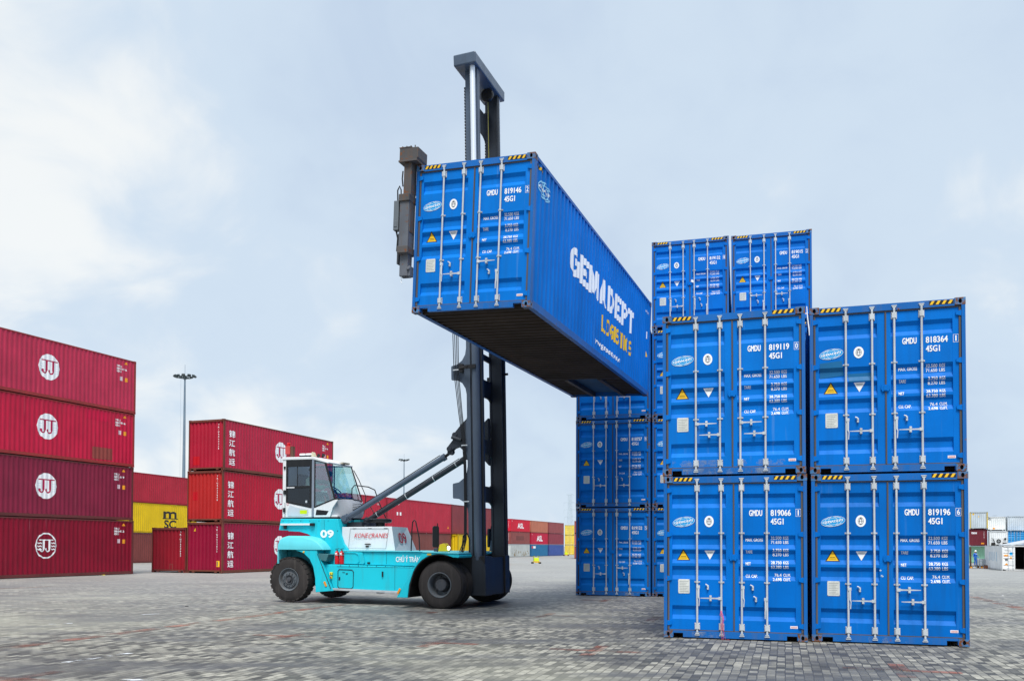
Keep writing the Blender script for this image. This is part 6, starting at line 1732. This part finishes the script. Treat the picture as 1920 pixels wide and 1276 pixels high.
# coordinates below: container's own (x from its near left edge, y along it, z from its underside)
mb = MB(); mb.box(-0.52, -0.10, 0.55, 11.6, HB-0.18, HB+0.22); mb.box(-0.50, -0.12, 4.0, 8.2, HB-0.35, HB+0.32)
build(mb, 'beam', [SPRD], sp, bevel=0.012)
for y0, y1, nm in ((-0.22, 0.22, 0), (11.85, 12.3, 1)):
    mb = MB(); mb.prism([(-0.28, HB+0.02), (0.08, HB+0.02), (0.12, HB+0.08), (0.12, HB+0.28), (-0.28, HB+0.29)], y0, y1, 'y')
    eb = build(mb, 'end_box', [SPRR], sp, bevel=0.012)
    mb = MB(); mb.box(-0.292, 0.10, y0-0.012, y1+0.01, HB+0.015, HB+0.045); mb.box(-0.285, -0.02, y0-0.006, y0+0.3, HB+0.285, HB+0.30)
    for q in range(4): mb.tube([(-0.24+0.09*q, y0+0.05, HB+0.28), (-0.24+0.09*q, y0+0.05, HB+0.335)], 0.012, 6)
    build(mb, 'flange', [SPRR], eb)
    mb = MB(); mb.tube([(0.08, y0+0.30, HB-0.05), (0.08, y0+0.30, HB+0.05)], 0.03, 10); build(mb, 'twist_lock', [GREASE], eb)
mb = MB(); mb.box(-0.20, -0.035, -0.16, 0.08, 1.55, HB+0.02); leg = build(mb, 'side_leg', [SPRR], sp, bevel=0.012)
mb = MB(); mb.box(-0.245, -0.045, -0.20, 0.10, 1.12, HB-0.62); build(mb, 'leg_sleeve', [SPRD], leg, bevel=0.012)
mb = MB()
for z in (HB-0.68, 1.20): mb.box(-0.262, -0.03, -0.23, 0.12, z-0.07, z+0.07)
build(mb, 'sleeve_band', [SPRR], leg, bevel=0.01)
mb = MB(); mb.box(-0.235, -0.06, -0.14, 0.06, 0.70, 1.15); mb.box(-0.225, -0.01, -0.12, 0.04, 0.70, 0.90); mb.tube([(-0.04, -0.16, 0.84), (-0.04, -0.10, 0.84)], 0.03, 10); build(mb, 'leg_foot', [SPRD], leg, bevel=0.01)
mb = MB(); mb.tube([(-0.19, -0.12, 0.70), (-0.19, -0.12, 0.60)], 0.008, 6); mb.tube([(-0.21, -0.12, 0.60), (-0.17, -0.12, 0.56)], 0.008, 6); build(mb, 'hook', [GALV], leg)
mb = MB(); mb.box(-0.385, -0.275, -0.18, -0.04, 1.60, 2.18); mb.box(-0.37, -0.30, -0.19, -0.17, 1.66, 1.78); build(mb, 'valve_block', [paint('valve_grey', (0.14, 0.16, 0.18), 0.5, 0.5)], leg, bevel=0.01)
mb = MB(); mb.tube([(-0.33, -0.12, 2.18), (-0.34, -0.12, 2.40), (-0.30, -0.12, 2.48), (-0.265, -0.12, 2.40), (-0.26, -0.12, 2.25)], 0.014, 8); mb.tube([(-0.34, -0.12, 1.60), (-0.30, -0.12, 1.45), (-0.31, -0.12, 1.2)], 0.018, 8); mb.tube([(-0.22, -0.16, 2.75), (-0.225, -0.17, 2.60), (-0.21, -0.16, 2.45)], 0.014, 6); build(mb, 'leg_hose', [BLK], leg, True)
mb = MB(); mb.prism([(-0.31, 0.95), (-0.27, 0.95), (-0.265, 1.45), (-0.29, 1.56), (-0.31, 1.50)], -0.12, 0.0, 'y'); build(mb, 'guard', [HUBM], leg, bevel=0.006)
mb = MB(); mb.box(-0.20, -0.035, 11.9, 12.15, 0.5, HB+0.02); build(mb, 'side_leg', [SPRR], sp, bevel=0.012)

# ------------------------------------------------------------------ people
SKIN = paint('skin', (0.34, 0.19, 0.12), 0.5, 0.05, var=0.03)
HAIR = paint('black_hair', (0.012, 0.010, 0.009), 0.6, 0)
def person(name, label, M, J, mats_regions, group=None):
    """J: joint name -> (x,y,z,r). one continuous skinned body; coloured by height bands"""
    names = list(J)
    idx = {n: i for i, n in enumerate(names)}
    E = [('pelvis', 'waist'), ('waist', 'chest'), ('chest', 'neck'), ('neck', 'head'), ('head', 'crown')]
    for s in 'lr':
        E += [('chest', s+'_shoulder'), (s+'_shoulder', s+'_elbow'), (s+'_elbow', s+'_wrist'), (s+'_wrist', s+'_hand'),
              ('pelvis', s+'_hip'), (s+'_hip', s+'_knee'), (s+'_knee', s+'_ankle'), (s+'_ankle', s+'_toe')]
        for f in 'abcde':
            if s+'_f'+f in J: E.append((s+'_hand', s+'_f'+f))
    me = bpy.data.meshes.new('body')
    me.from_pydata([J[n][:3] for n in names], [(idx[a], idx[b]) for a, b in E], [])
    o = bpy.data.objects.new(name, me); COL.objects.link(o); o.matrix_world = M
    sk = o.modifiers.new('skin', 'SKIN'); sk.use_smooth_shade = True
    for n in names:
        v = me.skin_vertices[0].data[idx[n]]; r = J[n][3]; v.radius = (r, r*(J[n][4] if len(J[n]) > 4 else 1)); v.use_root = (n == 'pelvis')
    ss = o.modifiers.new('sub', 'SUBSURF'); ss.levels = 2; ss.render_levels = 2
    me.materials.append(mats_regions)
    tag(o, label, 'person', group)
    return o
def cloth_mat(name, bands):
    """bands: list of (z upper limit, colour) in the person's own metres"""
    m, t, b = new_mat(name); tc = t.nodes.new('ShaderNodeTexCoord'); sp_ = t.nodes.new('ShaderNodeSeparateXYZ'); t.links.new(tc.outputs['Object'], sp_.inputs[0])
    cur = None
    for i, (z, c) in enumerate(bands):
        if cur is None: cur = c; first = True; continue
        g_ = t.nodes.new('ShaderNodeMath'); g_.operation = 'GREATER_THAN'; g_.inputs[1].default_value = bands[i-1][0]; t.links.new(sp_.outputs[2], g_.inputs[0])
        mx_ = t.nodes.new('ShaderNodeMix'); mx_.data_type = 'RGBA'; t.links.new(g_.outputs[0], mx_.inputs[0])
        if first: mx_.inputs[6].default_value = (*cur, 1); first = False
        else: t.links.new(cur, mx_.inputs[6])
        mx_.inputs[7].default_value = (*c, 1); cur = mx_.outputs[2]
    t.links.new(cur, b.inputs['Base Color']); b.inputs['Roughness'].default_value = 0.8
    return m
def hand(J, s, p, d):
    """five fingers of unequal length fanned from the hand joint p towards direction d"""
    d = Vector(d).normalized(); side = d.cross(Vector((0, 0, 1)))
    if side.length < 0.1: side = Vector((0, 1, 0))
    side.normalize()
    for f, off, ln in (('a', -0.03, 0.075), ('b', -0.010, 0.085), ('c', 0.010, 0.08), ('d', 0.028, 0.065), ('e', -0.055, 0.035)):
        q = Vector(p)+side*off+d*ln; J[s+'_f'+f] = (q.x, q.y, q.z-0.01, 0.009)
# driver (sits in the cab, facing forward, hands on the wheel). origin = seat point
J = {'pelvis': (0, 0, 0, 0.13, 1.2), 'waist': (-0.03, 0, 0.18, 0.12, 1.2), 'chest': (-0.02, 0, 0.40, 0.14, 1.2), 'neck': (0.02, 0, 0.56, 0.055), 'head': (0.05, 0, 0.68, 0.088), 'crown': (0.05, 0, 0.78, 0.075)}
for s, sg in (('l', 1), ('r', -1)):
    J[s+'_shoulder'] = (-0.01, sg*0.19, 0.44, 0.062); J[s+'_elbow'] = (0.16, sg*0.27, 0.20, 0.048); J[s+'_wrist'] = (0.42, sg*0.17, 0.24, 0.030); J[s+'_hand'] = (0.49, sg*0.15, 0.26, 0.032)
    J[s+'_hip'] = (0.05, sg*0.10, -0.01, 0.095); J[s+'_knee'] = (0.46, sg*0.14, 0.05, 0.062); J[s+'_ankle'] = (0.58, sg*0.14, -0.38, 0.042); J[s+'_toe'] = (0.72, sg*0.14, -0.42, 0.038)
    hand(J, s, J[s+'_hand'][:3], (1, -sg*0.3, 0.2))
drv = person('person', 'driver in a pale green shirt sitting in the truck cab with hands on the wheel', TRK @ Matrix.Translation((-0.06, -0.16, 3.12)), J, cloth_mat('driver_clothes', [(0.10, (0.03, 0.035, 0.05)), (0.55, (0.70, 0.92, 0.66)), (1.0, (0.34, 0.19, 0.12))]))
mb = MB(); mb.lathe([(0, 0.098), (0.05, 0.096), (0.09, 0.075), (0.115, 0.0)], (0.035, 0, 0.72), 'z', 20); o = build(mb, 'hair', [HAIR], drv, True)
mb = MB(); mb.prism([(0.128, 0.665), (0.155, 0.650), (0.13, 0.645)], -0.012, 0.012); build(mb, 'nose', [SKIN], drv)
mb = MB(); [mb.box(0.130, 0.138, s_*0.035-0.012, s_*0.035+0.012, 0.685, 0.693) for s_ in (-1, 1)]; mb.box(0.128, 0.136, -0.022, 0.022, 0.618, 0.624); build(mb, 'face', [HAIR], drv)
# worker in blue, standing beside a low wheeled trolley
J = {'pelvis': (0, 0, 0.92, 0.125, 1.0), 'waist': (0, 0, 1.08, 0.125), 'chest': (0, 0.0, 1.30, 0.15), 'neck': (0, -0.01, 1.47, 0.055), 'head': (0, -0.03, 1.58, 0.085), 'crown': (0, -0.02, 1.68, 0.072)}
for s, sg in (('l', 1), ('r', -1)):
    J[s+'_shoulder'] = (sg*0.19, 0, 1.36, 0.060); J[s+'_elbow'] = (sg*0.30, 0.03, 1.10, 0.048); J[s+'_wrist'] = (sg*0.27, -0.16, 0.93, 0.030); J[s+'_hand'] = (sg*0.26, -0.22, 0.90, 0.032)
    J[s+'_hip'] = (sg*0.10, 0, 0.88, 0.095); J[s+'_knee'] = (sg*0.13, -0.03, 0.48, 0.066); J[s+'_ankle'] = (sg*0.15, 0.02, 0.09, 0.048); J[s+'_toe'] = (sg*0.17, -0.14, 0.045, 0.042)
    hand(J, s, J[s+'_hand'][:3], (0, -1, -0.2))
wxp, wyp = proj_x(1828.5, 105), 105
wk = person('person', 'worker in blue overalls and white helmet on a low trolley at the right edge', TM(wxp, wyp, -0.74+0.30, 0.4), J, cloth_mat('overalls', [(0.10, (0.03, 0.02, 0.02)), (1.43, (0.010, 0.12, 0.50)), (1.60, (0.34, 0.19, 0.12)), (2.0, (0.34, 0.19, 0.12))]))
mb = MB(); mb.lathe([(0, 0.125), (0.012, 0.115), (0.07, 0.10), (0.115, 0.06), (0.125, 0)], (0, -0.03, 1.635), 'z', 20); build(mb, 'helmet', [WHITE], wk, True)
mb = MB(); mb.box(-0.14, 0.14, -0.162, -0.150, 1.28, 1.31); build(mb, 'reflective_band', [WHITE], wk)
tr_ = thing('hand_trolley', 'low dark flat trolley with orange wheels that the worker in blue stands on', 'trolley', TM(wxp, wyp, -0.74, 0.1))
mb = MB(); mb.box(-0.95, 0.75, -0.4, 0.4, 0.22, 0.30); build(mb, 'platform', [BLACK], tr_, bevel=0.01)
for x in (-0.75, 0.55):
    for y in (-0.32, 0.32):
        mb = MB(); mb.tube([(x, y-0.04, 0.115), (x, y+0.04, 0.115)], 0.115, 16); build(mb, 'wheel', [ORANGE], tr_, True)
mb = MB(); mb.tube([(0.70, -0.3, 0.3), (0.72, -0.3, 1.05), (0.72, 0.3, 1.05), (0.70, 0.3, 0.3)], 0.022, 8); build(mb, 'push_bar', [DARKMET], tr_)
